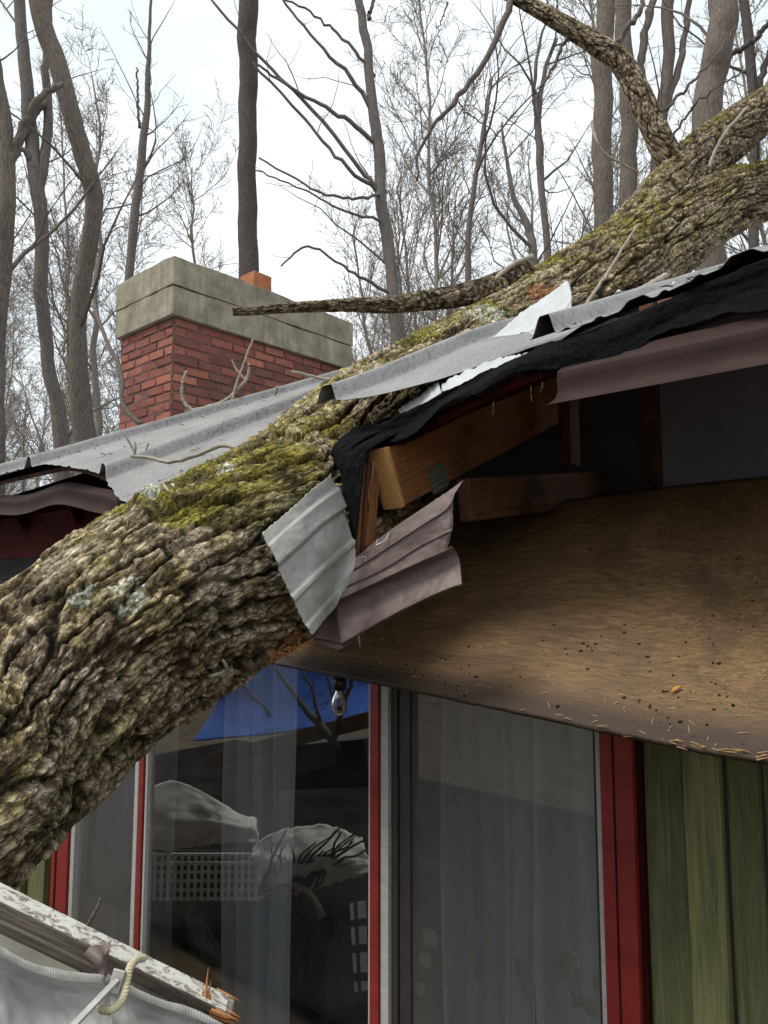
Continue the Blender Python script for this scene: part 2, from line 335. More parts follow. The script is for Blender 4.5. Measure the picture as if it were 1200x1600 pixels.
# stained plywood of the hanging soffit
t = NT('stained_plywood'); g = t.noise(t.coord('uvc', (1.4, 13, 1)), 5.5, 9, .76, 2.2); g2 = t.noise(t.coord('uvc', (3, 60, 1)), 5, 5, .7); s_ = t.noise(t.coord('uvc', (.8, 1.8, 1)), 3.2, 6, .65, 1.0); fl = t.noise(t.coord('uvc'), 95, 3, .7)
col = t.ramp(g, [(.28, (.062, .034, .016)), (.48, (.175, .102, .046)), (.70, (.33, .21, .105))]); col = t.mix(t.ramp(g2, [(.38, g3(.45)), (.52, g3(0))]), col, (.07, .04, .022)); col = t.mix(t.ramp(s_, [(.44, g3(0)), (.70, g3(.8))]), col, (.075, .045, .028))
a_ = t.n('ShaderNodeAttribute', attribute_name='uvc'); sx = t.n('ShaderNodeSeparateXYZ'); t.l(a_.outputs['Vector'], sx.inputs[0])
sw = t.n('ShaderNodeMath', operation='MULTIPLY_ADD'); t.l(s_, sw.inputs[0]); sw.inputs[1].default_value = .28; t.l(sx.outputs[1], sw.inputs[2])
col = t.mix(t.ramp(sw.outputs[0], [(.205, g3(.9)), (.33, g3(0))]), col, (.042, .029, .022))     # damp grey stain along the loose edge
col = t.mix(t.ramp(fl, [(.70, g3(0)), (.77, g3(.8))]), col, (.02, .014, .012)); t.bump(g2, .4, .003); M['ply'] = t.fin(col, .62, 0, .35)
M['rotten'] = wood('frayed_plywood_edge', (.30, .17, .07), (.52, .34, .17), (.09, .04, .02), .45)
M['batten'] = simple('pale_green_batten', [(.3, (.085, .095, .040)), (.5, (.175, .175, .074)), (.75, (.29, .27, .135))], 6, (14, 14, .6), co='Object', rough=.8, bump=.3)
M['ceiling'] = simple('plain_interior_board', [(.3, (.10, .11, .12)), (.7, (.16, .17, .18))], 4, rough=.8, bump=.1, co='Object')
M['darkroom'] = simple('dark_interior_wall', [(.3, (.09, .085, .08)), (.7, (.15, .14, .13))], 3, rough=.9, co='Object')
M['insul'] = simple('blue_grey_board', [(.3, (.19, .20, .28)), (.7, (.26, .27, .36))], 4, rough=.85, co='Object')
M['concrete'] = simple('mossy_concrete', [(.25, (.21, .18, .135)), (.5, (.33, .29, .22)), (.75, (.45, .41, .33))], 5, (1, 1, 2.2), co='Object', rough=.95, bump=.35, bd=.01, spec=.2, speck=(.14, .12, .07), speck_sc=50, speck_pos=(.6, .72), big=(2.2, .45, .72, (.20, .18, .115)))
t = NT('red_brick'); a = t.n('ShaderNodeAttribute', attribute_name='tint'); f = t.noise(t.coord('Object'), 60, 6, .7); f2 = t.noise(t.coord('Object'), 9, 4)
col = t.mix(1, a.outputs['Color'], t.ramp(f, [(.3, g3(.65)), (.7, g3(1.3))]), 'MULTIPLY'); col = t.mix(t.ramp(f2, [(.5, g3(0)), (.75, g3(.45))]), col, (.17, .14, .12)); t.bump(f, .5, .006); M['brick'] = t.fin(col, .92, 0, .2)
M['mortar'] = simple('grey_mortar', [(.3, (.12, .062, .053)), (.7, (.19, .11, .096))], 30, co='Object', rough=.95, bump=.4)
t = NT('rain_streaked_concrete'); c = t.coord('Object'); f = t.noise(c, 6, 7, .65); f2 = t.noise(t.coord('Object', (9, 9, .9)), 2.2, 5, .7); f3 = t.noise(c, 55, 4, .7); col = t.ramp(f, [(.3, (.20, .175, .13)), (.5, (.33, .295, .225)), (.72, (.47, .43, .35))]); col = t.mix(t.ramp(f2, [(.46, g3(0)), (.66, g3(.4))]), col, (.14, .125, .085)); col = t.mix(t.ramp(f3, [(.60, g3(0)), (.72, g3(.6))]), col, (.12, .105, .07)); t.bump(f3, .5, .01); M['concrete'] = t.fin(col, .95, 0, .2)
M['clay'] = simple('orange_clay', [(.3, (.34, .12, .055)), (.7, (.46, .19, .09))], 12, co='Object', rough=.9)
M['nail'] = simple('galvanised_steel', [(.3, (.30, .29, .27)), (.7, (.5, .48, .45))], 40, rough=.4, metal=.6, bump=.2)
M['rust'] = simple('rusty_steel', [(.3, (.05, .025, .015)), (.7, (.14, .06, .03))], 60, rough=.8)
M['plate'] = simple('dull_green_grey_steel', [(.3, (.06, .065, .055)), (.7, (.14, .145, .12))], 60, rough=.6)
M['dirt'] = simple('dry_dirt', [(.3, (.012, .008, .006)), (.7, (.045, .028, .018))], 60, co='Object', rough=.95)
M['leaf'] = simple('orange_leaf', [(.3, (.42, .19, .035)), (.7, (.56, .28, .06))], 60, rough=.7)
M['straw'] = simple('pale_needles', [(.3, (.42, .28, .14)), (.7, (.6, .45, .26))], 60, rough=.8)
M['ground'] = simple('leaf_litter', [(.3, (.05, .036, .02)), (.5, (.11, .08, .045)), (.7, (.17, .13, .08))], 3, co='Object', rough=.95, bump=.6, bd=.03, speck=(.25, .2, .12), speck_sc=30)
M['addeddark'] = simple('added_dark_boards', [(.3, (.012, .010, .009)), (.7, (.035, .03, .026))], 3, co='Object', rough=1, spec=0)  # near-black boards, added to darken what the glass reflects
M['tarp'] = simple('blue_tarpaulin', [(.3, (.02, .10, .50)), (.7, (.05, .22, .85))], 4, co='Object', rough=.5, bump=.4, bd=.02)
M['cloth'] = simple('white_cloth', [(.3, (.62, .60, .55)), (.7, (.80, .78, .72))], 6, co='Object', rough=.9, bump=.2)
M['greyplastic'] = simple('dark_grey_plastic', [(.3, (.018, .02, .024)), (.7, (.035, .038, .045))], 6, co='Object', rough=.5)
M['knit'] = simple('charcoal_knit', [(.3, (.05, .05, .05)), (.7, (.11, .11, .11))], 60, co='Object', rough=.95)
M['rattan'] = simple('grey_rattan', [(.3, (.35, .30, .25)), (.7, (.5, .44, .36))], 40, rough=.7)
M['planks'] = wood('brown_floorboards', (.15, .085, .045), (.27, .165, .09), (.07, .04, .025), .6)
M['vinyl'] = simple('grey_vinyl_sheet', [(.3, (.36, .36, .35)), (.7, (.48, .48, .46))], 5, co='Object', rough=.5, bump=.1, speck=(.2, .18, .15), speck_sc=40, speck_pos=(.68, .76), big=(9, .45, .70, (.20, .19, .17)))
M['cream'] = simple('cream_board', [(.3, (.44, .41, .35)), (.7, (.60, .57, .50))], 6, (1, 3, 1), rough=.6, bump=.1, speck=(.05, .045, .035), speck_sc=24, speck_pos=(.66, .70))
M['rim'] = simple('dirty_white_rim', [(.3, (.36, .35, .32)), (.7, (.60, .59, .56))], 40, rough=.6, bump=.2)
M['rope'] = simple('pale_yellow_cord', [(.3, (.34, .30, .19)), (.7, (.62, .56, .40))], 50, co='Object', rough=.9, bump=.5)
# peeling white paint on the top of the broken beam
t = NT('peeling_white_paint'); f = t.noise(t.coord('uvc', (1.0, 2.6, 2.6)), 48, 7, .8, 1.0); g2 = t.noise(t.coord('uvc', (1, 14, 14)), 14, 6, .7)
col = t.ramp(g2, [(.3, (.17, .13, .10)), (.7, (.34, .29, .24))]); col = t.mix(t.ramp(f, [(.45, g3(0)), (.50, g3(1))]), col, (.70, .68, .63)); t.bump(f, .5, .004); M['peel'] = t.fin(col, .7, 0, .3)
# curtain, glass, insect screen
t = NT('sheer_curtain'); t.b.inputs['Base Color'].default_value = (.80, .83, .88, 1); t.b.inputs['Roughness'].default_value = .9
tr = t.n('ShaderNodeBsdfTranslucent'); tr.inputs[0].default_value = (.85, .87, .9, 1); ms = t.n('ShaderNodeMixShader'); ms.inputs[0].default_value = .35; t.l(t.b.outputs[0], ms.inputs[1]); t.l(tr.outputs[0], ms.inputs[2])
tp = t.n('ShaderNodeBsdfTransparent'); m2 = t.n('ShaderNodeMixShader'); m2.inputs[0].default_value = .12; t.l(ms.outputs[0], m2.inputs[1]); t.l(tp.outputs[0], m2.inputs[2]); t.l(m2.outputs[0], t.out.inputs[0]); M['curtain'] = t.m
t = NT('window_glass'); gl = t.n('ShaderNodeBsdfGlossy'); gl.inputs['Roughness'].default_value = .0; gl.inputs['Color'].default_value = (1, 1, 1, 1)
tp = t.n('ShaderNodeBsdfTransparent'); tp.inputs[0].default_value = (.93, .95, .94, 1); fr = t.n('ShaderNodeFresnel'); fr.inputs[0].default_value = 2.7
ms = t.n('ShaderNodeMixShader'); t.l(fr.outputs[0], ms.inputs[0]); t.l(tp.outputs[0], ms.inputs[1]); t.l(gl.outputs[0], ms.inputs[2])
di = t.n('ShaderNodeBsdfDiffuse'); di.inputs[0].default_value = (.5, .48, .44, 1); fn = t.noise(t.coord('Object', (1, 1, .35)), 12, 6, .8); fk = t.ramp(fn, [(.4, g3(.0)), (.8, g3(.02))])
m2 = t.n('ShaderNodeMixShader'); t.l(fk, m2.inputs[0]); t.l(ms.outputs[0], m2.inputs[1]); t.l(di.outputs[0], m2.inputs[2]); t.l(m2.outputs[0], t.out.inputs[0]); M['glass'] = t.m
t = NT('insect_screen'); t.b.inputs['Base Color'].default_value = (.17, .165, .155, 1); t.b.inputs['Roughness'].default_value = .6
tp = t.n('ShaderNodeBsdfTransparent'); m2 = t.n('ShaderNodeMixShader'); t.l(t.ramp(t.noise(t.coord('Object', (1, 1, .3)), 7, 5, .6), [(.3, g3(.58)), (.7, g3(.72))]), m2.inputs[0]); t.l(t.b.outputs[0], m2.inputs[1]); t.l(tp.outputs[0], m2.inputs[2]); t.l(m2.outputs[0], t.out.inputs[0]); M['screen'] = t.m
t = NT('clear_bulb_glass'); t.b.inputs['Transmission Weight'].default_value = 1; t.b.inputs['Roughness'].default_value = .02; t.b.inputs['IOR'].default_value = 1.2; M['bulb'] = t.m
M['socket'] = simple('black_bakelite', [(.3, (.008, .008, .008)), (.7, (.014, .014, .014))], 6, co='Object', rough=.4)
# plaid towel
t = NT('plaid_cloth'); c = t.coord('uvc', (1, 1, 1)); sx = t.n('ShaderNodeSeparateXYZ'); t.l(c, sx.inputs[0])
def stripe(o, per, wd):
    a = t.n('ShaderNodeMath', operation='PINGPONG'); t.l(o, a.inputs[0]); a.inputs[1].default_value = per; b = t.n('ShaderNodeMath', operation='LESS_THAN'); t.l(a.outputs[0], b.inputs[0]); b.inputs[1].default_value = wd; return b.outputs[0]
col = t.mix(stripe(sx.outputs[0], .035, .011), (.75, .75, .76), (.12, .13, .18)); col = t.mix(stripe(sx.outputs[1], .05, .015), col, (.10, .11, .16)); M['plaid'] = t.fin(col, .9)

# ================================================================== GROUND
nx = 90; gx = np.linspace(-1, 1, nx); gx = np.sign(gx)*np.abs(gx)**2.2*260
X, Y = np.meshgrid(gx, gx, indexing='ij'); rr = np.hypot(X, Y)
Z = (fbm(X*.09, Y*.09)-.5)*2.2*sst(6, 30, rr)+np.where(Y < -4, (np.minimum(-Y, 40)-4)*.16, 0)*sst(4, 8, rr)
o = mk('ground', np.stack([X, Y, Z], -1), gridfaces(nx, nx), M['ground']); tag(o, kind='structure')

# ================================================================== HOUSE
house = empty('house', W(2, 3, -H), 'damaged cabin with green board siding and grey metal roof crushed by a fallen tree', 'house')
def sagR(q): return -.13*sst(.75, 1.5, q)
def rz(p): return ZE+SL*(p-EAVE)
RT = 5.2                                    # ridge
def roofpatch(name, q0, q1, p0f, p1, ribs, dzf, nq, npp, m, parent, lift=0, rh=.045, mask=None):
    q = np.linspace(q0, q1, nq); s = np.linspace(0, 1, npp)
    Q, S = np.meshgrid(q, s, indexing='ij'); p0 = p0f(q)[:, None]; Pp = p0+(p1-p0)*S**1.6
    h = 0*Q
    for r0 in ribs: h = np.maximum(h, (rh(r0) if callable(rh) else rh)*(1-sst(.016, .042, np.abs(Q-r0))))
    for a in ribs[:-1]:
        for k in (1, 2): h = np.maximum(h, .006*(1-sst(.004, .012, np.abs(Q-a-(ribs[1]-ribs[0])*k/3))))
    Zz = rz(Pp)+h+dzf(Q, Pp)+lift
    fcs = gridfaces(nq, npp)
    if mask is not None: fcs = fcs[mask(Q.ravel()[fcs[:, 0]], Pp.ravel()[fcs[:, 0]])]
    return thick(mk(name, W(Q, Pp, Zz), fcs, m, parent, uvc=np.stack([Pp, Q, 0*Q], -1).reshape(-1, 3)), .0015)
# near roof (right of the fallen trunk)
ribsR = [-.95, -.72, -.5, -.27, -.04, .18, .40, .615, .83]
def lifR(Q, Pp): return .060*(1-sst(.25, .80, Q))*(1-sst(1.5, 2.3, Pp))
def dzR(Q, Pp): return lifR(Q, Pp)+sagR(Q)*.25*(1-sst(1.5, 2.2, Pp))+.004*(fbm(Q*6, Pp*3)-.5)
roofpatch('roof_sheet', -1.0, .875, lambda q: EAVE-.02+.012*np.sin(q*23)+.006*np.sin(q*61), 3.3, ribsR, dzR, 420, 40, M['roof'], house, rh=lambda r0: .05 if r0 > .8 else .016)['label'] = 'speckled grey ribbed roof sheet right of the trunk'
# far part of the near sheet and the roof behind the trunk
def dzL(Q, Pp):
    k = 1-sst(2.3, 3.45, Q); f = np.clip(1-(Pp-EAVE)/2.4, 0, 1)
    return -.29*k*f+.006*(fbm(Q*5, Pp*2)-.5)
ribsL = [2.1, 2.45, 2.93, 3.62, 4.25, 4.7, 5.15, 5.6, 6.05]
roofpatch('roof_sheet', 1.98, 6.4, lambda q: EAVE-.03+.035*np.sin(q*9)*np.exp(-(q-2.9)**2*3)+.012*(vn(q*30, q*0)-.5), RT, ribsL, dzL, 620, 60, M['roof'], house, rh=.055, mask=lambda Q, Pp: Q > np.minimum(1.98+np.maximum(Pp-2.25, 0)*.9+.05*np.sin(Pp*11), 3.9))['label'] = 'buckled grey ribbed roof sheet left of the trunk'
# the torn strip with one raised rib left beside the trunk
roofpatch('torn_roof_strip', 1.02, 1.545, lambda q: 1.42+.50*sst(1.42, 1.02, q)+.015*(vn(q*60, q*0)-.5), 2.75, [1.49, 1.9], lambda Q, Pp: .02-.050*(1-sst(1.42, 2.3, Pp))-.16*np.clip(1.45-Q, 0, 1)*(1-sst(1.42, 2.6, Pp)), 160, 60, M['roof'], house, rh=.05)
# remaining deck + felt on the near side
nq = 220; q = np.linspace(-1.0, 1.46, nq); pr = np.linspace(EAVE+.0, 4.2, 16)
Q, Pq = np.meshgrid(q, pr, indexing='ij')
deckz = lambda Q, Pq: lifR(Q, Pq)+rz(Pq)-.035+sagR(Q)*(1-sst(1.5, 2.6, Pq))
o = mk('roof_deck', W(Q, Pq, deckz(Q, Pq)-.012), gridfaces(nq, 16), M['oldrafter'], house, uvc=np.stack([Q, Pq, 0*Q], -1).reshape(-1, 3)); thick(o, .018)
Q2, P2 = np.meshgrid(np.linspace(1.9, 6.4, 160), np.linspace(EAVE+.04, RT, 16), indexing='ij')
o = mk('roof_deck', W(Q2, P2, rz(P2)-.05+dzL(Q2, P2)*.9), gridfaces(160, 16), M['oldrafter'], house, uvc=np.stack([Q2, P2, 0*Q2], -1).reshape(-1, 3)); thick(o, .018)
# back slope of the roof
Q2, P2 = np.meshgrid(np.linspace(-1.0, 6.4, 60), np.linspace(RT-.02, 8.9, 20), indexing='ij')
o = mk('roof_sheet', W(Q2, P2, rz(RT)-SL*(P2-RT)), gridfaces(60, 20), M['roof'], house, uvc=np.stack([P2, Q2, 0*Q2], -1).reshape(-1, 3)); thick(o, .01)
Q2, P2 = np.meshgrid(np.linspace(-1.0, 1.46, 30), np.linspace(3.2, RT, 20), indexing='ij')
o = mk('roof_sheet', W(Q2, P2, rz(P2)-.004), gridfaces(30, 20), M['roof'], house, uvc=np.stack([P2, Q2, 0*Q2], -1).reshape(-1, 3)); thick(o, .008)
# felt lying on the deck and lapping over the eave
Q, S = np.meshgrid(np.linspace(-1.0, 1.47, 420), np.linspace(0, 1, 46), indexing='ij')
lap = .058+1.0*lifR(Q, EAVE+0*Q)+.012*np.sin(Q*11)+.012*(vn(Q*9, Q*0)-.5)*2
s1 = .55
Pf = np.where(S > s1, EAVE-.012+(S-s1)/(1-s1)*.75, EAVE-.026+.012*S/s1-.006*np.sin(S*9+Q*7))
top = deckz(Q, np.maximum(Pf, EAVE))+.010
Zf = np.where(S > s1, top, top-lap*(1-S/s1)**1.2)+.010*(fbm(Q*26, S*9)-.5)+.004*(fbm(Q*90, S*30)-.5)
o = mk('roofing_felt', W(Q, Pf+.006*(fbm(Q*18, S*14, None)-.5), Zf), gridfaces(420, 46), M['membrane'], house, uvc=np.stack([Q, S, 0*Q], -1).reshape(-1, 3)); thick(o, .004)
# curled felt hanging over the end of the rafter: two layers
def felt(rows, name='hanging_felt'):
    return sheet(name, rows, M['membrane'], house, 60, 60, .005, prof=lambda a, b: .010*(fbm(a*16, b*14)-.5)+.005*(fbm(a*50, b*45)-.5))
felt([[P(612, 652, 2.16), P(590, 662, 2.06), P(604, 672, 1.99)],
      [P(560, 668, 2.2), P(548, 680, 2.08), P(566, 686, 1.99)],
      [P(520, 694, 2.24), P(516, 706, 2.1), P(545, 712, 2.0)],
      [P(514, 730, 2.24), P(513, 742, 2.1), P(543, 748, 2.0)],
      [P(518, 780, 2.22), P(518, 788, 2.08), P(540, 792, 1.99)],
      [P(535, 830, 2.18), P(533, 832, 2.05), P(544, 838, 1.98)]])
felt([[P(640, 655, 2.06), P(632, 662, 2.0), P(645, 666, 1.955)],
      [P(585, 680, 2.1), P(575, 688, 2.0), P(588, 694, 1.955)],
      [P(552, 702, 2.1), P(546, 712, 2.0), P(572, 714, 1.96)],
      [P(543, 745, 2.1), P(541, 750, 2.0), P(566, 752, 1.96)],
      [P(545, 795, 2.1), P(543, 800, 2.0), P(560, 802, 1.96)],
      [P(552, 846, 2.08), P(550, 848, 2.0), P(554, 850, 1.96)]])
# dark red board under the felt
q0, z0 = qz(1230, 486, EAVE); q1, z1 = qz(602, 697, EAVE)
for dz_, hh, nm in ((0, .012, 'drip_board'),):
    qq = np.linspace(-1.0, 1.40, 60); zz = deckz(qq, EAVE)-.036
    v = []; 
    for a, b in ((0, 0), (.02, 0), (.02, -.022), (0, -.022)): v.append(W(qq, EAVE+.002+a, zz+b))
    v = np.stack(v, 1); o = mk(nm, v, gridfaces(60, 4, True), M['oldred'], house, smooth=False, uvc=np.stack([np.repeat(qq, 4), np.tile([0, .02, .04, .06], 60), np.zeros(240)], -1))
# rafters
def rafter(name, q, p0, p1, ztail, depth, wd, m, sl=SL, b=.004):
    A = W(q, p0, ztail); B = W(q, p1, ztail+sl*(p1-p0)); return box(name, A, B, (0, 0, 1), depth, wd, m, house, b)
qt, zt = qz(598, 760, EAVE+.0)
rafter('rafter', 1.335, 1.51, 4.6, .305, .165, .075, M['rafter'])['label'] = 'exposed orange rafter with its tail broken bare'
o = box('rafter_end', W(1.335, 1.508, .304), W(1.335, 1.494, .298), (0, 0, 1), .172, .073, M['endgrain'], house, .006, seg=3, wob=.006)
for q in (.72, .12, -.5): rafter('rafter', q, 2.5, 4.6, .37+.94*SL, .13, .045, M['oldrafter'])
for q in (2.75, 3.35, 3.95, 4.6, 5.2): rafter('rafter', q, 1.56, 4.6, .36+float(dzL(np.array(q), np.array(1.56))), .13, .045, M['oldred'])
# tie beam, post and connector plate beside the rafter
A = PP(700, 792, 1.50); 
tb = box('tie_beam', W(1.245, 1.74, .255), W(1.245, 2.75, .40), (0, 0, 1), .125, .045, M['oldrafter'], house, .004)
box('web_post', W(1.20, 2.30, .42), W(1.20, 2.30, .80), tuple(U), .07, .045, M['oldrafter'], house, .003)
# toothed connector plate (many small teeth) on the side of the rafter
qf = 1.335-.0375-.002
v = []; f = []
cpt = W(qf, 1.68, .318); ax = U*.9+np.array([0, 0, .42]); ax /= np.linalg.norm(ax); up_ = np.cross(ax, E); up_ /= np.linalg.norm(up_)
if up_[2] < 0: up_ = -up_
pt = box('connector_plate', cpt-ax*.04, cpt+ax*.04, up_, .075, .002, M['plate'], house, 0); pt['label'] = 'dark toothed steel plate on the rafter'
for i in range(7):
    for j in range(5):
        c = cpt+ax*(-.034+.0113*i)+up_*(-.03+.015*j)-E*.001; k = len(v)
        v += [c-up_*.006+ax*.001, c+up_*.006+ax*.001, c+ax*.004-E*.007+up_*.004, c-ax*.003]; f += [(k, k+1, k+2), (k, k+2, k+3), (k+1, k+3, k+2)]
mk('plate_tooth', v, f, M['plate'], house, smooth=False)['kind'] = 'stuff'
# grey board and lining in the attic
slab('attic_board', -1.0, .93, 2.42, 2.44, .02, .95, M['insul'], house)
slab('attic_board', .93, .98, 2.40, 2.445, .02, 1.0, M['oldrafter'], house)
slab('attic_lining', 1.02, 2.3, 2.6, 2.62, .0, 1.1, M['darkroom'], house)
# fascia strips of brown metal, intact stretches
def fascia(qa, qb, n, dz, left_tear=None, lab=None, pback=0.):
    prof_ = [(.012, .104), (.010, .088), (.0, .078), (-.002, .072), (.001, .055), (.003, .035), (.0, .016), (-.008, .004), (-.016, 0.0)]
    qq = np.linspace(qa, qb, n); v = []
    for i, (dp, z) in enumerate(prof_):
        zq = .408+z+dz(qq); pq = EAVE-.034+pback+dp*1.3
        v.append(W(qq, pq+0*qq, zq))
    v = np.stack(v, 1)
    if left_tear is not None:
        for i in range(len(prof_)): v[-1, i] = v[-1, i]+E*left_tear[i]
    o = mk('fascia_trim', v, gridfaces(n, len(prof_)), M['eave'], house, uvc=np.stack([np.repeat(qq, len(prof_)), np.tile(np.linspace(0, .11, len(prof_)), n), np.zeros(n*len(prof_))], -1)); thick(o, .0015)
    if lab: o['label'] = lab
    return o
q0 = qz(884, 610, EAVE)[0]
fascia(-1.0, q0, 60, lambda q: .0*q, [-.01, -.005, 0, .0, .004, .003, .008, .018, .02], 'intact brown metal fascia at the right')
fascia(2.80, 6.4, 60, lambda q: dzL(q, q*0+EAVE)*.38-.035+.012*np.sin(q*8)-.05*sst(2.9, 2.8, q), None, 'bent brown metal fascia left of the trunk', .05)
slab('sub_fascia', 2.85, 6.4, 1.62, 1.64, .16, .38, M['oldred'], house)
slab('wall_board', 2.5, 6.4, 2.06, 2.08, -.12, .06, M['ply'], house); slab('wall_board', 2.5, 6.4, 2.06, 2.085, .062, .55, M['darkroom'], house)
# ---- wall with its door
def qw(px, py=1300): return qz(px, py, PWALL)[0]
ZB, ZT = -2.0, -.10
qa, qb = qw(1008, 1400), qw(86, 1380)
slab('siding', -1.6, qa, PWALL+.02, PWALL+.05, -H, -.02, M['green'], house)
slab('siding', qb, 6.4, PWALL+.02, PWALL+.05, -H, .6, M['green'], house)
for x0 in (1076, 1137, 1195): slab('groove_shade', qw(x0+3, 1400), qw(x0, 1400), PWALL+.012, PWALL+.0195, -H, -.02, M['darkframe'], house, 0)  # dark strips put in as the shade of the grooves beside the batten
for (x0, x1) in ((1079, 1136),):
    slab('batten', qw(x1, 1400), qw(x0, 1400), PWALL-.022, PWALL+.018, -H, -.02, M['batten'], house, .004)
for k in range(3): slab('batten', qa-.46-.33*k, qa-.39-.33*k, PWALL-.022, PWALL+.018, -H, -.02, M['batten'], house, .004)
for k in range(9): slab('batten', qb+.10+.33*k, qb+.17+.33*k, PWALL-.022, PWALL+.018, -H, .6, M['green'], house, .004)
door = slab('sliding_door', qw(583, 1400)-.0, qw(583, 1400)+.004, PWALL+.055, PWALL+.06, ZB, ZT, M['darkframe'], house, 0)
door['label'] = 'red framed glass sliding door'
def bar(name, x0, x1, p0, p1, m, z0=ZB-.1, z1=ZT, parent=door, y=1400):
    return slab(name, qw(x1, y), qw(x0, y), p0, p1, z0, z1, m, parent, .002)
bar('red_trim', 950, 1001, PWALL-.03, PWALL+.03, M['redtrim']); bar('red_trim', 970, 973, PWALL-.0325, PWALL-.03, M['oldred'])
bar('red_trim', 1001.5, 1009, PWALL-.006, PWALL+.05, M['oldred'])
bar('aluminium_frame', 941, 949.5, PWALL-.02, PWALL+.04, M['frame']); bar('aluminium_frame', 935, 940.5, PWALL-.01, PWALL+.04, M['darkframe'])
bar('red_trim', 586, 599, PWALL-.03, PWALL+.03, M['redtrim']); bar('aluminium_frame', 581, 585.5, PWALL-.02, PWALL+.03, M['frame'])
bar('aluminium_frame', 600, 612, PWALL-.02, PWALL+.035, M['frame']); bar('aluminium_frame', 613, 622, PWALL-.004, PWALL+.035, M['darkframe'])
bar('screen_frame', 623, 640, PWALL+.004, PWALL+.02, M['darkframe'])
bar('red_trim', 217, 223, PWALL-.02, PWALL+.03, M['redtrim']); bar('aluminium_frame', 211, 216.6, PWALL-.024, PWALL+.028, M['frame'])
bar('aluminium_frame', 224, 227, PWALL-.01, PWALL+.03, M['frame'])
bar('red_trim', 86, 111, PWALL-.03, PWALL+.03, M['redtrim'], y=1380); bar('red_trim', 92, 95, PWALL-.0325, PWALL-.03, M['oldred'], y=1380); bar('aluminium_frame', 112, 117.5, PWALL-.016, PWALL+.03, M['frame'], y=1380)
slab('door_sill', qw(1001), qw(95, 1380), PWALL-.045, PWALL+.02, ZB-.10, ZB-.045, M['redtrim'], door)
slab('door_track', qw(940), qw(112, 1380), PWALL-.025, PWALL+.03, ZB-.043, ZB+.012, M['frame'], door)
def pane(name, x0, x1, p, m, t_=.004):
    o = slab(name, qw(x1, 1400), qw(x0, 1400), p-t_/2, p+t_/2, ZB, ZT, m, door, 0); return o
# single-skin panes so the view through them stays clear
def skin(name, x0, x1, p, m, y=1400):
    a, b = qw(x1, y), qw(x0, y); v = [W(a, p, ZB), W(b, p, ZB), W(b, p, ZT), W(a, p, ZT)]
    return mk(name, v, [(0, 1, 2, 3)] if np.cross(v[1]-v[0], v[2]-v[0])@U < 0 else [(3, 2, 1, 0)], m, door, smooth=False)
skin('glass_pane', 227.5, 581, PWALL+.012, M['glass'])['label'] = 'clear glass pane with the reflections of tarp and trees'
skin('glass_pane', 640, 935, PWALL+.030, M['glass'])
skin('insect_screen', 636, 938, PWALL+.014, M['screen'])
skin('glass_pane', 117.5, 211, PWALL+.026, M['glass'])
skin('insect_screen', 117.5, 211, PWALL+.012, M['screen'])
slab('lintel', qw(1001), qb, PWALL-.02, PWALL+.06, ZT+.001, ZT+.10, M['oldred'], house)
# room behind the glass
slab('room_floor', -1.5, 6.3, PWALL+.07, PWALL+.38, ZB-.06, ZB-.03, M['planks'], house, 0)
slab('room_floor', -1.5, 6.3, PWALL+.38, 6.2, ZB-.06, ZB-.032, M['darkroom'], house, 0)
slab('room_wall', -1.5, 6.3, 6.2, 6.25, -H, .4, M['darkroom'], house, 0)
slab('room_wall', 6.3, 6.35, PWALL+.06, 6.2, -H, .4, M['darkroom'], house, 0)
slab('room_wall', -1.55, -1.5, PWALL+.06, 2.25, -H, .4, M['darkroom'], house, 0)
slab('room_wall', -1.55, -1.5, 2.25, 6.2, -H, -1.6, M['darkroom'], house, 0)  # right wall cut low, an unseen opening added to daylight the room
slab('room_ceiling', -.3, 6.3, PWALL+.10, 6.2, .0, .015, M['ceiling'], house, 0)
# ---- chimney
D0 = 5.0
cA = P(272, 398, D0); cB = P(185, 450, D0*1.108); cC = P(551, 492, D0*1.218)
zt_ = cA[2]-H; zb_ = P(272, 490, D0)[2]-H
def rq(v): return v@E, v@U
qA, pA = rq(cA); qB = rq(cB)[0]; pC = rq(cC)[1]
for _k in range(40):
    pC -= (proj(W(qA, pC, zt_))[0]-551)*.0035
ins = .045
ch = slab('chimney', qA+ins-.005, qB-ins+.005, pA+ins-.005, pC-ins+.005, .9, zb_+.02, M['mortar'], house, .002)
ch['label'] = 'red brick chimney with a thick concrete cap'
v = []; f = []; tints = []
rng = np.random.RandomState(5)
def brick(c, a, b, n, L_, hh, dp, tint):
    k = len(v); 
    jit = rng.uniform(-.0035, .0035, (8, 3))
    i = 0
    for s3 in (-1, 1):
        for (s1, s2) in ((-1, -1), (1, -1), (1, 1), (-1, 1)):
            v.append(c+a*s1*(L_/2-(.003 if s3 > 0 else 0))+b*s2*(hh/2-(.003 if s3 > 0 else 0))+n*s3*dp/2+jit[i]); tints.append(tint); i += 1
    f.extend([(k+4, k+5, k+6, k+7), (k, k+1, k+5, k+4), (k+1, k+2, k+6, k+5), (k+2, k+3, k+7, k+6), (k+3, k, k+4, k+7)])
rowh = .067; q_0, q_1, p_0, p_1 = qA+ins, qB-ins, pA+ins, pC-ins
zr = zb_-.035; r_ = 0
pal = [(.23, .092, .075), (.19, .075, .066), (.26, .11, .09), (.17, .07, .064), (.215, .09, .078), (.30, .125, .095)]
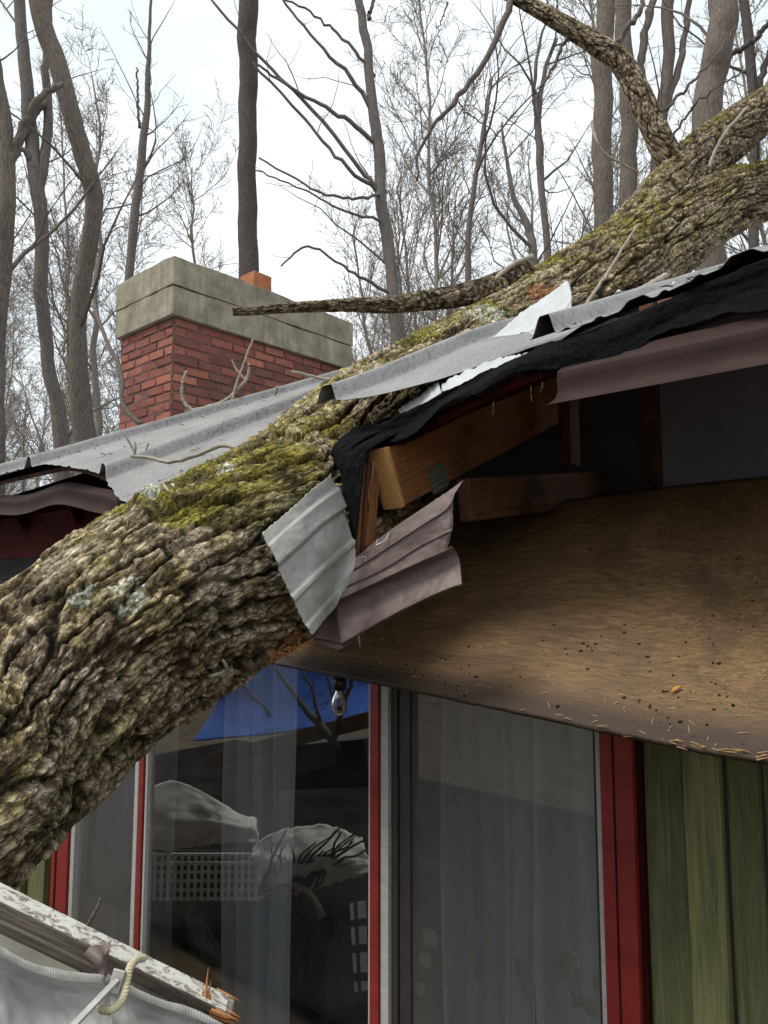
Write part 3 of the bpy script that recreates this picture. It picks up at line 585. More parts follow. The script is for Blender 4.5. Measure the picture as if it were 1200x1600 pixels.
while zr > .95:
    for (lo, hi, fixed, face) in ((q_0, q_1, p_0, 'e'), (p_0, p_1, q_0, 'u'), (q_0, q_1, p_1, 'e2'), (p_0, p_1, q_1, 'u2')):
        x = lo-(.1 if r_ % 2 else 0)
        while x < hi:
            a0 = max(x, lo); a1 = min(x+.192, hi)
            if a1-a0 > .02:
                mid = (a0+a1)/2; tint = np.array(pal[rng.randint(6)])*rng.uniform(.95, 1.45)*np.array([1.08, 1., .9]); o_ = rng.uniform(-.003, .004)
                if face in ('e', 'e2'):
                    sg = -1 if face == 'e' else 1; brick(W(mid, fixed+sg*(o_-.02), zr), E, np.array([0, 0, 1.]), U*sg, a1-a0-.004, rowh-.011, .06, tint)
                else:
                    sg = -1 if face == 'u' else 1; brick(W(fixed+sg*(o_-.02), mid, zr), U, np.array([0, 0, 1.]), E*sg, a1-a0-.004, rowh-.011, .06, tint)
            x += .202
    zr -= rowh; r_ += 1
mk('brickwork', v, f, M['brick'], ch, smooth=False, col=np.array(tints))
def conc(name, q0, q1, p0, p1, z0, z1, parent):
    n = 26; v = []; f = []
    a = np.linspace(0, 1, n)
    rings = []
    per = [(q0+(q1-q0)*t_, p0) for t_ in a[:-1]]+[(q1, p0+(p1-p0)*t_) for t_ in a[:-1]]+[(q1+(q0-q1)*t_, p1) for t_ in a[:-1]]+[(q0, p1+(p0-p1)*t_) for t_ in a[:-1]]
    per = np.array(per); m_ = len(per)
    zs = np.linspace(z0, z1, 9)
    vv = []
    for i, z in enumerate(zs):
        j = .010*(fbm(per[:, 0]*9, per[:, 1]*9, 0*per[:, 0]+z*9)-.5)
        zz = z+ (.022*(fbm(per[:, 0]*7+3, per[:, 1]*7)-.5) if i == 8 else 0)
        vv.append(W(per[:, 0]+j, per[:, 1]+j, zz+0*j))
    vv = np.stack(vv).reshape(-1, 3); ff = [tuple(x) for x in gridfaces(9, m_, True)]
    k = len(vv); vv = np.vstack([vv, [W((q0+q1)/2, (p0+p1)/2, z1+.02)], [W((q0+q1)/2, (p0+p1)/2, z0)]])
    for j in range(m_): ff.append((8*m_+j, 8*m_+(j+1) % m_, k)); ff.append(((j+1) % m_, j, k+1))
    return bev(mk(name, vv, ff, M['concrete'], parent, smooth=False), .006)
zm = zb_+(zt_-zb_)*.50
conc('chimney_cap', qA, qB, pA, pC, zb_, zm-.003, ch); conc('chimney_cap', qA-.004, qB+.004, pA-.004, pC+.004, zm+.003, zt_, ch)
fc = P(400, 440, D0*1.20); box('flue_pipe', fc+[0, 0, -.3], fc+[0, 0, .045], tuple(U), .19, .19, M['clay'], ch, .012, seg=6, wob=.004)
slab('chimney_patch', q_0-.012, q_0-.002, p_0+.10, p_0+.62, 1.0, 1.27, M['concrete'], ch)

# ================================================================== LOOSE AND TORN PIECES
# plywood soffit hanging open
fl0 = [qz(x, y, p_) for x, y, p_ in ((330, 1012, 1.66), (440, 1037, 1.62), (600, 1068, 1.58), (800, 1110, 1.55), (1000, 1150, 1.50), (1120, 1172, 1.47), (1240, 1200, 1.45))]
front = [PP(330, 1012, 1.66), PP(440, 1037, 1.62), PP(600, 1068, 1.58), PP(800, 1110, 1.55), PP(1000, 1152, 1.50), PP(1120, 1176, 1.47), PP(1270, 1203, 1.44)]
mid_ = [PP(330, 960, 1.80), PP(440, 975, 1.78), PP(600, 985, 1.76), PP(800, 990, 1.74), PP(1000, 1010, 1.72), PP(1120, 1015, 1.70), PP(1290, 1020, 1.69)]
back = [PP(330, 850, 2.3), PP(440, 845, 2.3), PP(600, 835, 2.3), PP(800, 795, 2.3), PP(1000, 765, 2.3), PP(1120, 752, 2.3), PP(1290, 742, 2.3)]
NR, NC = 60, 170
for _r in (front, mid_, back): _r[-1] = _r[-2]-E*.16+(_r[-2][2]-_r[-3][2])*np.array([0, 0, .3]); _r.append(_r[-1]-E*.35)
rows = [cat(r, NC) for r in (front, mid_, back)]; g = cat(np.stack(rows).reshape(3, -1), NR).reshape(NR, NC, 3)
a, b = np.meshgrid(np.linspace(0, 1, NR), np.linspace(0, 1, NC), indexing='ij')
g[0] += ((fbm(np.linspace(0, 60, NC), np.zeros(NC))-.5)*.012)[:, None]*np.array([0, 0, 1.])
PLY = g
uvp = np.stack([b*2.6, a*.75, 0*a], -1).reshape(-1, 3)
soff = mk('soffit_panel', g, gridfaces(NR, NC), M['ply'], None, uvc=uvp); thick(soff, .012, -1)
tag(soff, 'stained brown plywood soffit panel hanging open above the glass door', 'plywood panel')
# frayed veneer edge
fr_ = Tubes(); rng = random.Random(3)
for i in range(80):
    c = .42+.50*rng.random()**.7; j = int(c*(NC-2)); base = PLY[0, j]*(1)+np.array([0, 0, rng.uniform(-.004, .010)]); dirv = PLY[0, j+1]-PLY[0, j]; dirv /= np.linalg.norm(dirv)
    L_ = rng.uniform(.008, .035); off = U*rng.uniform(-.002, .012)
    d2 = dirv+np.array([rng.uniform(-.05, .05), rng.uniform(-.05, .05), rng.uniform(-.05, .05)])
    fr_.add([base+off, base+off+d2*L_*.5+[0, 0, .001], base+off+d2*L_], [.0016, .0014, .0003], 4, False)
o = fr_.build('frayed_edge', M['rotten'], soff)
o['kind'] = 'stuff'
b2 = [PLY[0, j]+np.array([0, 0, -.002])-U*.0015 for j in range(0, NC, 3)]
def on_ply(a, b):
    i = a*(NR-1); j = b*(NC-1); i0 = min(int(i), NR-2); j0 = min(int(j), NC-2); fi, fj = i-i0, j-j0
    pt = PLY[i0, j0]*(1-fi)*(1-fj)+PLY[i0+1, j0]*fi*(1-fj)+PLY[i0, j0+1]*(1-fi)*fj+PLY[i0+1, j0+1]*fi*fj
    n = np.cross(PLY[i0, j0+1]-PLY[i0, j0], PLY[i0+1, j0]-PLY[i0, j0]); n /= np.linalg.norm(n)
    if n[2] < 0: n = -n
    return pt, n
ico = [(0, 0, 1), (.9, 0, .45), (.28, .85, .45), (-.72, .53, .45), (-.72, -.53, .45), (.28, -.85, .45), (.72, .53, -.45), (-.28, .85, -.45), (-.9, 0, -.45), (-.28, -.85, -.45), (.72, -.53, -.45), (0, 0, -1)]
icf = [(0, 1, 2), (0, 2, 3), (0, 3, 4), (0, 4, 5), (0, 5, 1), (1, 6, 2), (2, 7, 3), (3, 8, 4), (4, 9, 5), (5, 10, 1), (6, 7, 2), (7, 8, 3), (8, 9, 4), (9, 10, 5), (10, 6, 1), (11, 7, 6), (11, 8, 7), (11, 9, 8), (11, 10, 9), (11, 6, 10)]
v = []; f = []
cl = [(rng.uniform(.05, .62), rng.uniform(.2, 1)) for _ in range(22)]
for i in range(430):
    if rng.random() < .55:
        c = rng.choice(cl); aa = c[0]+rng.gauss(0, .03); bb = c[1]+rng.gauss(0, .018)
    else: aa = rng.uniform(.02, .8); bb = rng.uniform(.15, .99)
    if not (0.01 < aa < .95 and .02 < bb < .99): continue
    pt, n = on_ply(aa, bb); r0 = rng.choice([.0008, .0010, .0014, .0018, .0024, .0036])*rng.uniform(.7, 1.2)
    k = len(v); rx = rng.uniform(.7, 1.5)
    for q_ in ico: v.append(pt+n*r0*.4+np.array(q_)*r0*np.array([rx, 1, .75])*rng.uniform(.65, 1.25))
    f += [tuple(k+x for x in t_) for t_ in icf]
tag(mk('dirt_crumbs', v, f, M['dirt'], None), 'dark crumbs of dirt and rot scattered over the hanging plywood', 'dirt', kind='stuff')
nd = Tubes()
for i in range(90):
    pt, n = on_ply(rng.uniform(.02, .6), rng.uniform(.2, .98)); d_ = np.array([rng.uniform(-1, 1), rng.uniform(-1, 1), rng.uniform(-.3, .9)]); d_ -= n*(d_@n); d_ /= np.linalg.norm(d_)
    L_ = rng.uniform(.006, .022); nd.add([pt+n*.0014, pt+n*.0022+d_*L_*.5, pt+n*.0014+d_*L_], [.0006, .0008, .0004], 4, False)
tag(nd.build('wood_needles', M['straw']), 'pale wood slivers and needles littered over the hanging plywood', 'wood slivers', kind='stuff')
def leaf(name, px, py, L_, wd, ang, lab, a=None):
    best = min(((np.hypot(*(np.array(proj(PLY[i, j]))-(px, py))), i, j) for i in range(0, NR) for j in range(0, NC)), key=lambda x: x[0])
    _, i, j = best; pt, n = on_ply(i/(NR-1), j/(NC-1)); t1 = PLY[i, min(j+1, NC-1)]-PLY[i, j-1]; t1 /= np.linalg.norm(t1); t2 = np.cross(n, t1)
    d_ = t1*math.cos(ang)+t2*math.sin(ang); s_ = np.cross(n, d_); ss = np.linspace(0, 1, 9); v = []
    for s in ss:
        wv = wd*math.sin(math.pi*min(max(s, .03), .97))**.7
        for k in (-1, 0, 1): v.append(pt+n*(.003+.004*abs(k)+.003*math.sin(s*3))+d_*L_*(s-.5)+s_*wv*k)
    o = mk(name, v, gridfaces(9, 3), M['leaf'], None, uvc=np.array(v)); thick(o, .0006); return tag(o, lab, 'leaf')
leaf('dry_leaf', 1058, 1079, .024, .0042, .9, 'tiny orange dry leaf lying on the hanging plywood near its right end')

# pale bent roof metal hanging against the trunk
def prof_pale(a, b):
    h = 0*a
    for c0, s, amp in ((.13, .02, .010), (.33, .02, -.012), (.60, .02, .006), (.66, .012, -.006), (.90, .015, .006)): h = h+amp*(sst(c0-s, c0+s, a))
    return h+.004*(fbm(a*5, b*4)-.5)
o = sheet('torn_roof_metal', [
    [P(410, 833, 1.730), P(450, 800, 1.770), P(485, 768, 1.820), P(517, 742, 1.896)],
    [P(428, 872, 1.720), P(462, 840, 1.750), P(500, 806, 1.826), P(532, 782, 1.934)],
    [P(448, 915, 1.720), P(480, 885, 1.750), P(518, 850, 1.816), P(548, 828, 1.924)],
    [P(467, 955, 1.730), P(495, 925, 1.750), P(527, 893, 1.854), P(556, 866, 1.894)],
    [P(486, 993, 1.740), P(505, 968, 1.776), P(524, 945, 1.844), P(545, 915, 1.854)]], M['pale'], None, 130, 70, .0012, prof=prof_pale, rag=.004)
tag(o, 'pale grey folded piece of roof metal pinned against the mossy trunk', 'torn roof metal')
# brown torn fascia, upper ribbed half and lower curled half
def prof_up(a, b): return .004*(1-sst(0, .025, np.abs(a-.36)))+.005*(1-sst(0, .025, np.abs(a-.72)))-.003*sst(.35, .37, a)+.003*(fbm(a*4, b*6)-.5)
tf = empty('torn_fascia', P(600, 1000, 1.9), 'brown torn strip of metal fascia curling away below the broken rafter', 'torn fascia')
o = sheet('fascia_face', [
    [P(549, 878, 1.93), P(600, 836, 1.88), P(660, 795, 1.83), P(705, 765, 1.80), P(723, 751, 1.79)],
    [P(540, 898, 1.92), P(600, 858, 1.87), P(655, 822, 1.82), P(697, 795, 1.79), P(708, 780, 1.785)],
    [P(532, 918, 1.91), P(600, 885, 1.86), P(655, 850, 1.82), P(697, 828, 1.78), P(707, 822, 1.78)],
    [P(526, 938, 1.90), P(590, 908, 1.86), P(650, 880, 1.81), P(688, 864, 1.785), P(698, 858, 1.78)]], M['brown'], tf, 90, 80, .0013, prof=prof_up, rag=.003)
o = sheet('fascia_lip', [
    [P(526, 938, 1.902), P(590, 908, 1.862), P(650, 880, 1.815), P(690, 862, 1.785), P(706, 853, 1.78)],
    [P(526, 950, 1.925), P(590, 920, 1.885), P(650, 893, 1.84), P(696, 873, 1.81), P(714, 866, 1.80)],
    [P(527, 972, 1.925), P(590, 945, 1.885), P(650, 915, 1.84), P(696, 893, 1.805), P(719, 884, 1.79)],
    [P(531, 996, 1.90), P(590, 966, 1.86), P(650, 937, 1.81), P(696, 918, 1.775), P(721, 908, 1.765)],
    [P(533, 1006, 1.89), P(590, 973, 1.85), P(650, 942, 1.80), P(696, 921, 1.77), P(721, 913, 1.76)],
    [P(535, 1008, 1.905), P(590, 976, 1.865), P(650, 945, 1.815), P(696, 924, 1.78), P(720, 915, 1.77)]], M['brown'], tf, 90, 80, .0013, rag=.002)
o = sheet('bent_return', [[P(488, 996, 1.94), P(510, 1000, 1.93), P(533, 1006, 1.90)], [P(520, 955, 2.0), P(526, 960, 1.97), P(530, 966, 1.93)], [P(526, 938, 2.0), P(527, 938, 1.96), P(527, 940, 1.91)]], M['brown'], tf, 30, 20, .0013)
sheet('bent_return', [[P(490, 1001, 1.935), P(512, 1010, 1.92), P(533, 1014, 1.90), P(560, 992, 1.88)], [P(487, 994, 1.96), P(510, 999, 1.94), P(533, 1004, 1.905), P(560, 989, 1.89)]], M['brown'], tf, 10, 30, .0013)
tt = Tubes(); tt.add([P(559, 985, 1.88), P(561, 1000, 1.875), P(563, 1014, 1.87)], [.004, .003, .0006], 4, False); tt.build('metal_spur', M['brown'], tf)
tt = Tubes()
tt.add(cat([P(608, 832, 1.865), P(604, 842, 1.86), P(596, 848, 1.855), P(588, 852, 1.855)], 10), [.0018]*10, 5)
tt.add(cat([P(590, 843, 1.86), P(588, 852, 1.855), P(582, 862, 1.86)], 8), [.0014]*8, 5)
tt.build('screw_tear', M['nail'], tf); tt = Tubes(); th = np.linspace(0, 2*math.pi, 14); tt.add([P(569+3.6*math.cos(x), 873+3.6*math.sin(x), 1.883) for x in th], .0012, 5, False)
tt.build('screw_hole', M['nail'], tf)
# white torn metal flap standing up over the trunk
o = sheet('metal_flap', [
    [P(770, 528, 2.10), P(812, 492, 2.12), P(850, 466, 2.13), P(886, 439, 2.14)],
    [P(800, 524, 2.06), P(835, 498, 2.08), P(868, 476, 2.09), P(892, 456, 2.10)],
    [P(830, 522, 2.02), P(860, 508, 2.03), P(880, 494, 2.04), P(893, 478, 2.05)],
    [P(850, 522, 1.98), P(872, 512, 1.98), P(884, 504, 1.98), P(887, 499, 1.98)]], M['white'], None, 60, 50, .0012, rag=.006, prof=lambda a, b: .006*sst(.45, .5, a)-.006*sst(.6, .64, a))
tag(o, 'white torn corner of roof metal standing up over the mossy trunk', 'torn roof metal')
# bright torn underlay between felt and sheet
def jag(n, s): r = random.Random(s); return [r.uniform(-1, 1) for _ in range(n)]
def torn(pts_top, pts_bot, lab, s):
    top = cat(pts_top, 60); bot = cat(pts_bot, 60); j = jag(60, s)
    for i in range(60): bot[i] = bot[i]+(top[i]-bot[i])*.0; top[i] = top[i]+np.array([0, 0, .003*j[i]+.006*(vn(i*.35, s*3.)-.5)])
    g = np.stack([top*(1-k)+bot*k for k in np.linspace(0, 1, 8)]); g = g+(.004*(fbm(g[..., 0]*40, g[..., 2]*40)-.5))[..., None]*np.array([0, -1, 0])
    o = mk('torn_underlay', g, gridfaces(8, 60), M['white'], None, uvc=g.reshape(-1, 3)); thick(o, .0012); return tag(o, lab, 'torn underlay', 'white torn underlay at the roof edge')
torn([P(622, 640, 2.10), P(655, 618, 2.08), P(684, 594, 2.06)], [P(628, 650, 2.04), P(660, 632, 2.02), P(690, 614, 2.0)], 'small white torn piece of underlay left of the notch in the black felt', 1)
torn([P(690, 600, 2.05), P(740, 574, 2.0), P(800, 556, 1.95), P(850, 548, 1.86)], [P(690, 612, 1.99), P(740, 600, 1.93), P(800, 576, 1.87), P(850, 556, 1.82)], 'long white torn piece of underlay right of the notch in the black felt', 2)
for (q_s, p_s) in ((.615, 1.72), (.18, 1.62), (.83, 1.9), (2.93, 2.1), (3.62, 1.9), (3.62, 2.5), (2.45, 2.5), (2.93, 2.9)):
    zz = rz(p_s)+(.016 if q_s < .8 else .05)+(float(dzR(np.array(q_s), np.array(p_s))) if q_s < 1.5 else float(dzL(np.array(q_s), np.array(p_s))))
    c = W(q_s, p_s, zz); tt = Tubes(); tt.add([c, c+[0, 0, .003]], .011, 14); tt.add([c+[0, 0, .0025], c+[0, 0, .010]], .006, 6); tt.build('roof_screw', M['nail'], house)
rngl = random.Random(44); tt = Tubes()
for i in range(240):
    if i % 3: q_s, p_s = rngl.uniform(2.1, 4.6), 1.6+1.8*rngl.random()**1.5; zz = rz(p_s)+.010+float(dzL(np.array(q_s), np.array(p_s)))
    else: q_s, p_s = rngl.uniform(.2, .82), rngl.uniform(1.52, 2.1); zz = rz(p_s)+.006+float(dzR(np.array(q_s), np.array(p_s)))
    c = W(q_s, p_s, zz); a0 = rngl.uniform(0, 6.28); d_ = np.array([math.cos(a0), math.sin(a0), rngl.uniform(0, .3)])*rngl.uniform(.006, .03); tt.add([c, c+d_*.5+[0, 0, .003], c+d_], [.0012, .002, .0008], 4, False)
tag(tt.build('roof_litter', M['dirt']), 'bits of bark and leaf litter scattered on the metal roof', 'litter', kind='stuff')
# nails and hanging fibres
def nail(name, pts, r, m, lab, cat_='nail', sides=8, head=0):
    tt = Tubes(); tt.add(cat(pts, 10), r, sides)
    if head: d_ = (pts[0]-pts[1]); d_ /= np.linalg.norm(d_); tt.add([pts[0], pts[0]+d_*.002], head, 10)
    return tag(tt.build(name, m), lab, cat_)
nail('bent_nail', [P(498, 767, 1.94), P(510, 768, 1.92), P(525, 770, 1.90)], .0035, M['nail'], 'grey nail sticking out beside the black felt above the pale metal', head=.006)
nail('bent_nail', [P(584, 722, 1.955), P(582, 745, 1.95), P(577, 768, 1.95), P(576, 790, 1.95)], .0022, M['rust'], 'rusty bent nail lying along the broken end of the rafter')
ff_ = Tubes(); rng = random.Random(8)
for (x, y, l) in ((663, 670, 12), (786, 612, 10), (832, 605, 22), (845, 602, 12), (770, 628, 20), (606, 668, 14), (580, 652, 14)):
    ff_.add(cat([PP(x, y-8, EAVE+.03), PP(x+rng.uniform(-3, 3), y, EAVE+.02), PP(x+rng.uniform(-4, 6), y+l, EAVE+.02)], 6), [.0012, .0016, .0014, .0012, .0008, .0004], 4, False)
tag(ff_.build('wood_fibres', M['straw']), 'pale splintered fibres hanging under the roof edge', 'wood fibres', kind='stuff')
# plywood layers behind the rafter tail
lam = empty('splintered_boards', P(570, 860, 2.02), 'thin split red brown boards standing on edge behind the black felt', 'split boards')
for k, (x0, x1, c_) in enumerate(((560, 567, 0), (568, 575, 1), (576, 583, 0))):
    box('board', P((x0+x1)/2+10, 700, 2.02), P((x0+x1)/2-2, 868-6*k, 1.99), tuple(U), .03, .010, M['oldrafter' if c_ else 'rafter'], lam, .001, seg=6, wob=.003)

# ================================================================== FALLEN TREE
def frames(path):
    t = np.gradient(path, axis=0); t /= np.linalg.norm(t, axis=1, keepdims=True)
    ref = np.array([0, 0, 1.]); a = np.cross(t, ref); a /= np.linalg.norm(a, axis=1, keepdims=True); b = np.cross(a, t)   # b ~ up
    return t, a, b
spots = []        # (3-D point, radius, kind)
def barktube(name, ctrl, ns, nth, amp, cellw, celll, parent, seed=0, mossy=.6, bumps=(), close=True, lump=.06, tone=1.06, twist=.6, mossfn=None, stretch=False, olive=.5):
    ctrl = np.array([list(P(x, y, d))+[r] for x, y, d, r in ctrl]); c = cat(ctrl, ns); path = c[:, :3]; rad = c[:, 3]
    t, a, b = frames(path); s = np.concatenate([[0], np.cumsum(np.linalg.norm(np.diff(path, axis=0), axis=1))])
    th = np.arange(nth)*2*math.pi/nth
    S, T = np.meshgrid(s, th, indexing='ij'); Rm = rad.mean(); circ = 2*math.pi*Rm
    ca, sa = np.cos(T)*Rm, np.sin(T)*Rm
    wx = (fbm(S*5+seed, ca*5, sa*5)-.5); wy = (fbm(S*5+seed+40, ca*5+7, sa*5)-.5); w2 = (fbm(S*22+seed, ca*22, sa*22, 3)-.5)
    rc = .14*(vn(S*2.5+seed, ca*2.5, sa*2.5)-.5)
    wl = (fbm(S*2.2+seed+80, ca*6, sa*6, 3)-.5)
    w3 = fbm(S*60+seed, ca*60+4, sa*60, 2)-.5
    Tc = T*Rm+S*twist*.12+wl*.10+wy*.03+w2*.022+w3*.010
    Sq = np.where(S < 1.5, S, 1.5+(S-1.5)*.5) if stretch else S
    Sc = Sq+wx*.08+w2*.05+w3*.02
    ny = max(6, int(round(circ/cellw)))
    f1, f2, idv = cells(Sc/celll, Tc/circ*ny, ny, seed); e1 = f2-f1
    ny2 = int(ny*1.7); g1, g2, id2 = cells(Sc/(celll*.27), Tc/circ*ny2+3, ny2, seed+7); e2 = g2-g1
    ny3 = int(ny*3.2); k1, k2, id3 = cells(Sc/(celll*.13), Tc/circ*ny3+3, ny3, seed+19)
    plate = sst(.02, .17, e1); pl2 = sst(0, .12, e2)
    rid = 1-np.abs(2*fbm(S*3.0+wx*1., ca*17+wl*3, sa*17, 3)-1); rid = sst(.5, 1., rid)
    fine = fbm(S*70, ca*90, sa*90, 3)-.5
    med = fbm(S*12, ca*42, sa*42, 4)-.5
    nyb = max(5, int(ny*.52)); b1, b2, idb = cells(Sc/(celll*1.15)+7, Tc/circ*nyb, nyb, seed+31); eb = b2-b1; pb = sst(.02, .16, eb)
    msk = sst(.35, .65, fbm(S*3+55, ca*4, sa*4, 2))
    plate = pb*(1-.55*msk+.55*msk*plate); idv = .5*idv+.5*idb
    tilt = (id2-.5)*(g1-.35)
    h = amp*(.80*plate*(.75+.4*idv)+.45*(id2-.3)*plate+.16*pl2*plate+.12*id3*plate+.5*tilt*plate+.38*rid-.8+.30*med)+amp*.42*fine
    lump_ = lump*(fbm(S*2.3+seed, ca*2.5, sa*2.5, 2)-.5)*2*rad[:, None]
    dirs = np.cos(T)[..., None]*a[:, None]+np.sin(T)[..., None]*b[:, None]
    rr_ = rad[:, None]+lump_
    base = path[:, None]+dirs*rr_[..., None]
    for (bp, br, bh) in bumps:
        dd = np.linalg.norm(base-bp, axis=-1); base = base+dirs*(bh*np.exp(-(dd/br)**2))[..., None]; h = h+np.where(dd < br*1.7, amp*.35*np.sin(dd/br*13)*np.exp(-(dd/br)**2), 0)
    # colour: grey brown plates, brown fissures, moss on the upper side, lichen rosettes
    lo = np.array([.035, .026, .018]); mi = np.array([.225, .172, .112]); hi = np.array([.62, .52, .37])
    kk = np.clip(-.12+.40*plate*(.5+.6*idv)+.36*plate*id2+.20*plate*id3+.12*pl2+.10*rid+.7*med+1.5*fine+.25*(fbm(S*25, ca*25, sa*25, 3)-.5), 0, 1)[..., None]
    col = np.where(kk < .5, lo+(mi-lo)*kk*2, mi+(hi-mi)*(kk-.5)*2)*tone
    ol = (sst(.35, .65, fbm(S*13+31, ca*13, sa*13, 4))*sst(-.9, .3, dirs[..., 2])*olive)[..., None]; col = col*(1-ol)+col*np.array([.95, .95, .42])*ol*1.05
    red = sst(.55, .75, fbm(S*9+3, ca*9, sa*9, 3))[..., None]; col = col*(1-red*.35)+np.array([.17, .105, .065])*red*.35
    upn = dirs[..., 2]
    mn = fbm(S*7+seed+9, ca*7, sa*7, 4); mf = fbm(S*45, ca*45, sa*45, 3)
    mz = mossfn(base, upn) if mossfn is not None else 0
    ms_ = sst(.42, .62, mn*.62+mf*.30+.34*(upn)+mossy*.30-.36+mz)
    ms_ = ms_*(.35+.65*sst(.25, .7, plate+.3*mf))
    mc = np.array([.085, .075, .022])+(np.array([.36, .31, .055])-np.array([.085, .075, .022]))*sst(.3, .7, fbm(S*20, ca*24, sa*24, 3))[..., None]
    col = col*(1-ms_[..., None]*.85)+mc*ms_[..., None]*.85
    h = h+ms_*(.002+.012*(fbm(S*130, ca*130, sa*130, 2)-.35))*sst(0, .02, amp)
    for (spx, spy, spr, kind) in spots:
        yv = base[..., 1]*cp+(base[..., 2]-H)*sp; X_ = 600+FPX*base[..., 0]/yv; Y_ = 800-FPX*((base[..., 2]-H)*cp-base[..., 1]*sp)/yv
        vis = (dirs*(base-np.array([0, 0, H]))).sum(-1) < 0
        d2_ = np.where(vis, np.hypot(X_-spx, Y_-spy), 1e6); ij = np.unravel_index(np.argmin(d2_), d2_.shape)
        if d2_[ij] > 12: continue
        dd = np.linalg.norm(base-base[ij], axis=-1)/(spr*base[ij][1]/FPX)
        if dd.min() > 1.6: continue
        n_ = fbm(S*60, ca*60, sa*60, 3)
        k = sst(.05, .25, 1-dd+(n_-.5)*1.5)*(sst(.36, .5, fbm(S*110+5, ca*110, sa*110, 2)) if kind == 'lichen' else 1)
        cc = {'lichen': np.array([.80, .82, .68]), 'bare': np.array([.46, .20, .11]), 'pale': np.array([.60, .50, .37]), 'split': np.array([.46, .24, .10])}[kind]
        col = col*(1-k[..., None]*.88)+cc*k[..., None]*.88; h = h+k*(.004*(n_-.2) if kind == 'lichen' else -amp*.3)
    v = base+dirs*h[..., None]
    if close:
        pass
    vv = v.reshape(-1, 3); uv = np.stack([S, ca, sa], -1).reshape(-1, 3); col = col.reshape(-1, 3)
    # one copy of each ring vertex, wrapped
    fcs = gridfaces(ns, nth, True)
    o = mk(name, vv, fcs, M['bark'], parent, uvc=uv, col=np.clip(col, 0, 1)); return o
fallen = empty('fallen_tree', P(0, 1400, 1.6), 'large mossy fallen tree lying across the crushed roof edge', 'fallen tree')
spots += [(122, 932, 24, 'lichen'), (200, 932, 30, 'lichen'), (242, 762, 34, 'lichen'), (355, 738, 18, 'lichen'), (760, 496, 34, 'lichen'), (700, 545, 18, 'lichen'), (655, 640, 16, 'lichen'),
          (850, 462, 36, 'bare'), (175, 1075, 18, 'pale'), (300, 845, 34, 'pale'), (60, 1240, 22, 'pale'), (455, 1000, 30, 'split'), (425, 1030, 18, 'split'), (335, 905, 30, 'pale'), (95, 1205, 16, 'pale'), (40, 1290, 20, 'pale')]
def moss_main(base, upn):
    # strong cushion on top near the stub, again thick from the roof edge upwards
    px = 600+FPX*0  # unused
    g1 = np.exp(-(np.linalg.norm(base-P(330, 775, 1.95), axis=-1)/.26)**2)*.30
    g2 = sst(2.15, 2.75, base[..., 1])*.04
    return g1+g2-.02
trunk_ctrl = [(-330, 1395, 1.28, .235), (-160, 1288, 1.43, .235), (0, 1152, 1.64, .238), (200, 980, 1.86, .262), (400, 862, 2.10, .272), (490, 797, 2.32, .278), (600, 688, 2.62, .272), (720, 603, 2.93, .256), (850, 512, 3.25, .235), (950, 440, 3.6, .24), (1020, 388, 3.85, .23), (1110, 330, 4.15, .19), (1200, 296, 4.5, .175), (1330, 262, 5.0, .16)]
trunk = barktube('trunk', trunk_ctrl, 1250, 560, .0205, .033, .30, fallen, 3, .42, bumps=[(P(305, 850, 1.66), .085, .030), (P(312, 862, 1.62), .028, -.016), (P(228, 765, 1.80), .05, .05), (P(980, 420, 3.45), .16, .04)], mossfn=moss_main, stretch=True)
trunk['label'] = 'thick furrowed trunk with yellow green moss'
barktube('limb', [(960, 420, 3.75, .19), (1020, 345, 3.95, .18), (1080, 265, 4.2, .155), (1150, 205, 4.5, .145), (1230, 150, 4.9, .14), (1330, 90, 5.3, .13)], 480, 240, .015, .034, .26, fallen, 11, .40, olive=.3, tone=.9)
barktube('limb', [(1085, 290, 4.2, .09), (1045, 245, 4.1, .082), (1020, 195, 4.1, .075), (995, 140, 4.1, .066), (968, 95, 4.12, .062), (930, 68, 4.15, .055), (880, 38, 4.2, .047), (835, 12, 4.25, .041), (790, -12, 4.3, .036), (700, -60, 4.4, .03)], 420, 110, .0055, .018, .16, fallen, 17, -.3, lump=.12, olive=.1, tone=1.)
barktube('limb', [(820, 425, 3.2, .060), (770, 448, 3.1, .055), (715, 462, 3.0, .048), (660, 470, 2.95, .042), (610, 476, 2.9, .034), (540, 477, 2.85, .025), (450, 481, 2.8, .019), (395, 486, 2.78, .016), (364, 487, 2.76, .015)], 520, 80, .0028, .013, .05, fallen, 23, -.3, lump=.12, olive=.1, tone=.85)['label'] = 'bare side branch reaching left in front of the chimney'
def bpath(pts, r0, r1, n=24, pw=1.): 
    c = cat([P(*p) for p in pts], n); s = np.linspace(0, 1, n)**pw; return c, r0+(r1-r0)*s
bt = Tubes()
def wob(c, k, s):
    n = len(c); r = np.random.RandomState(s); w_ = r.normal(0, k, (n, 3)); w_[0] = 0; return c+w_
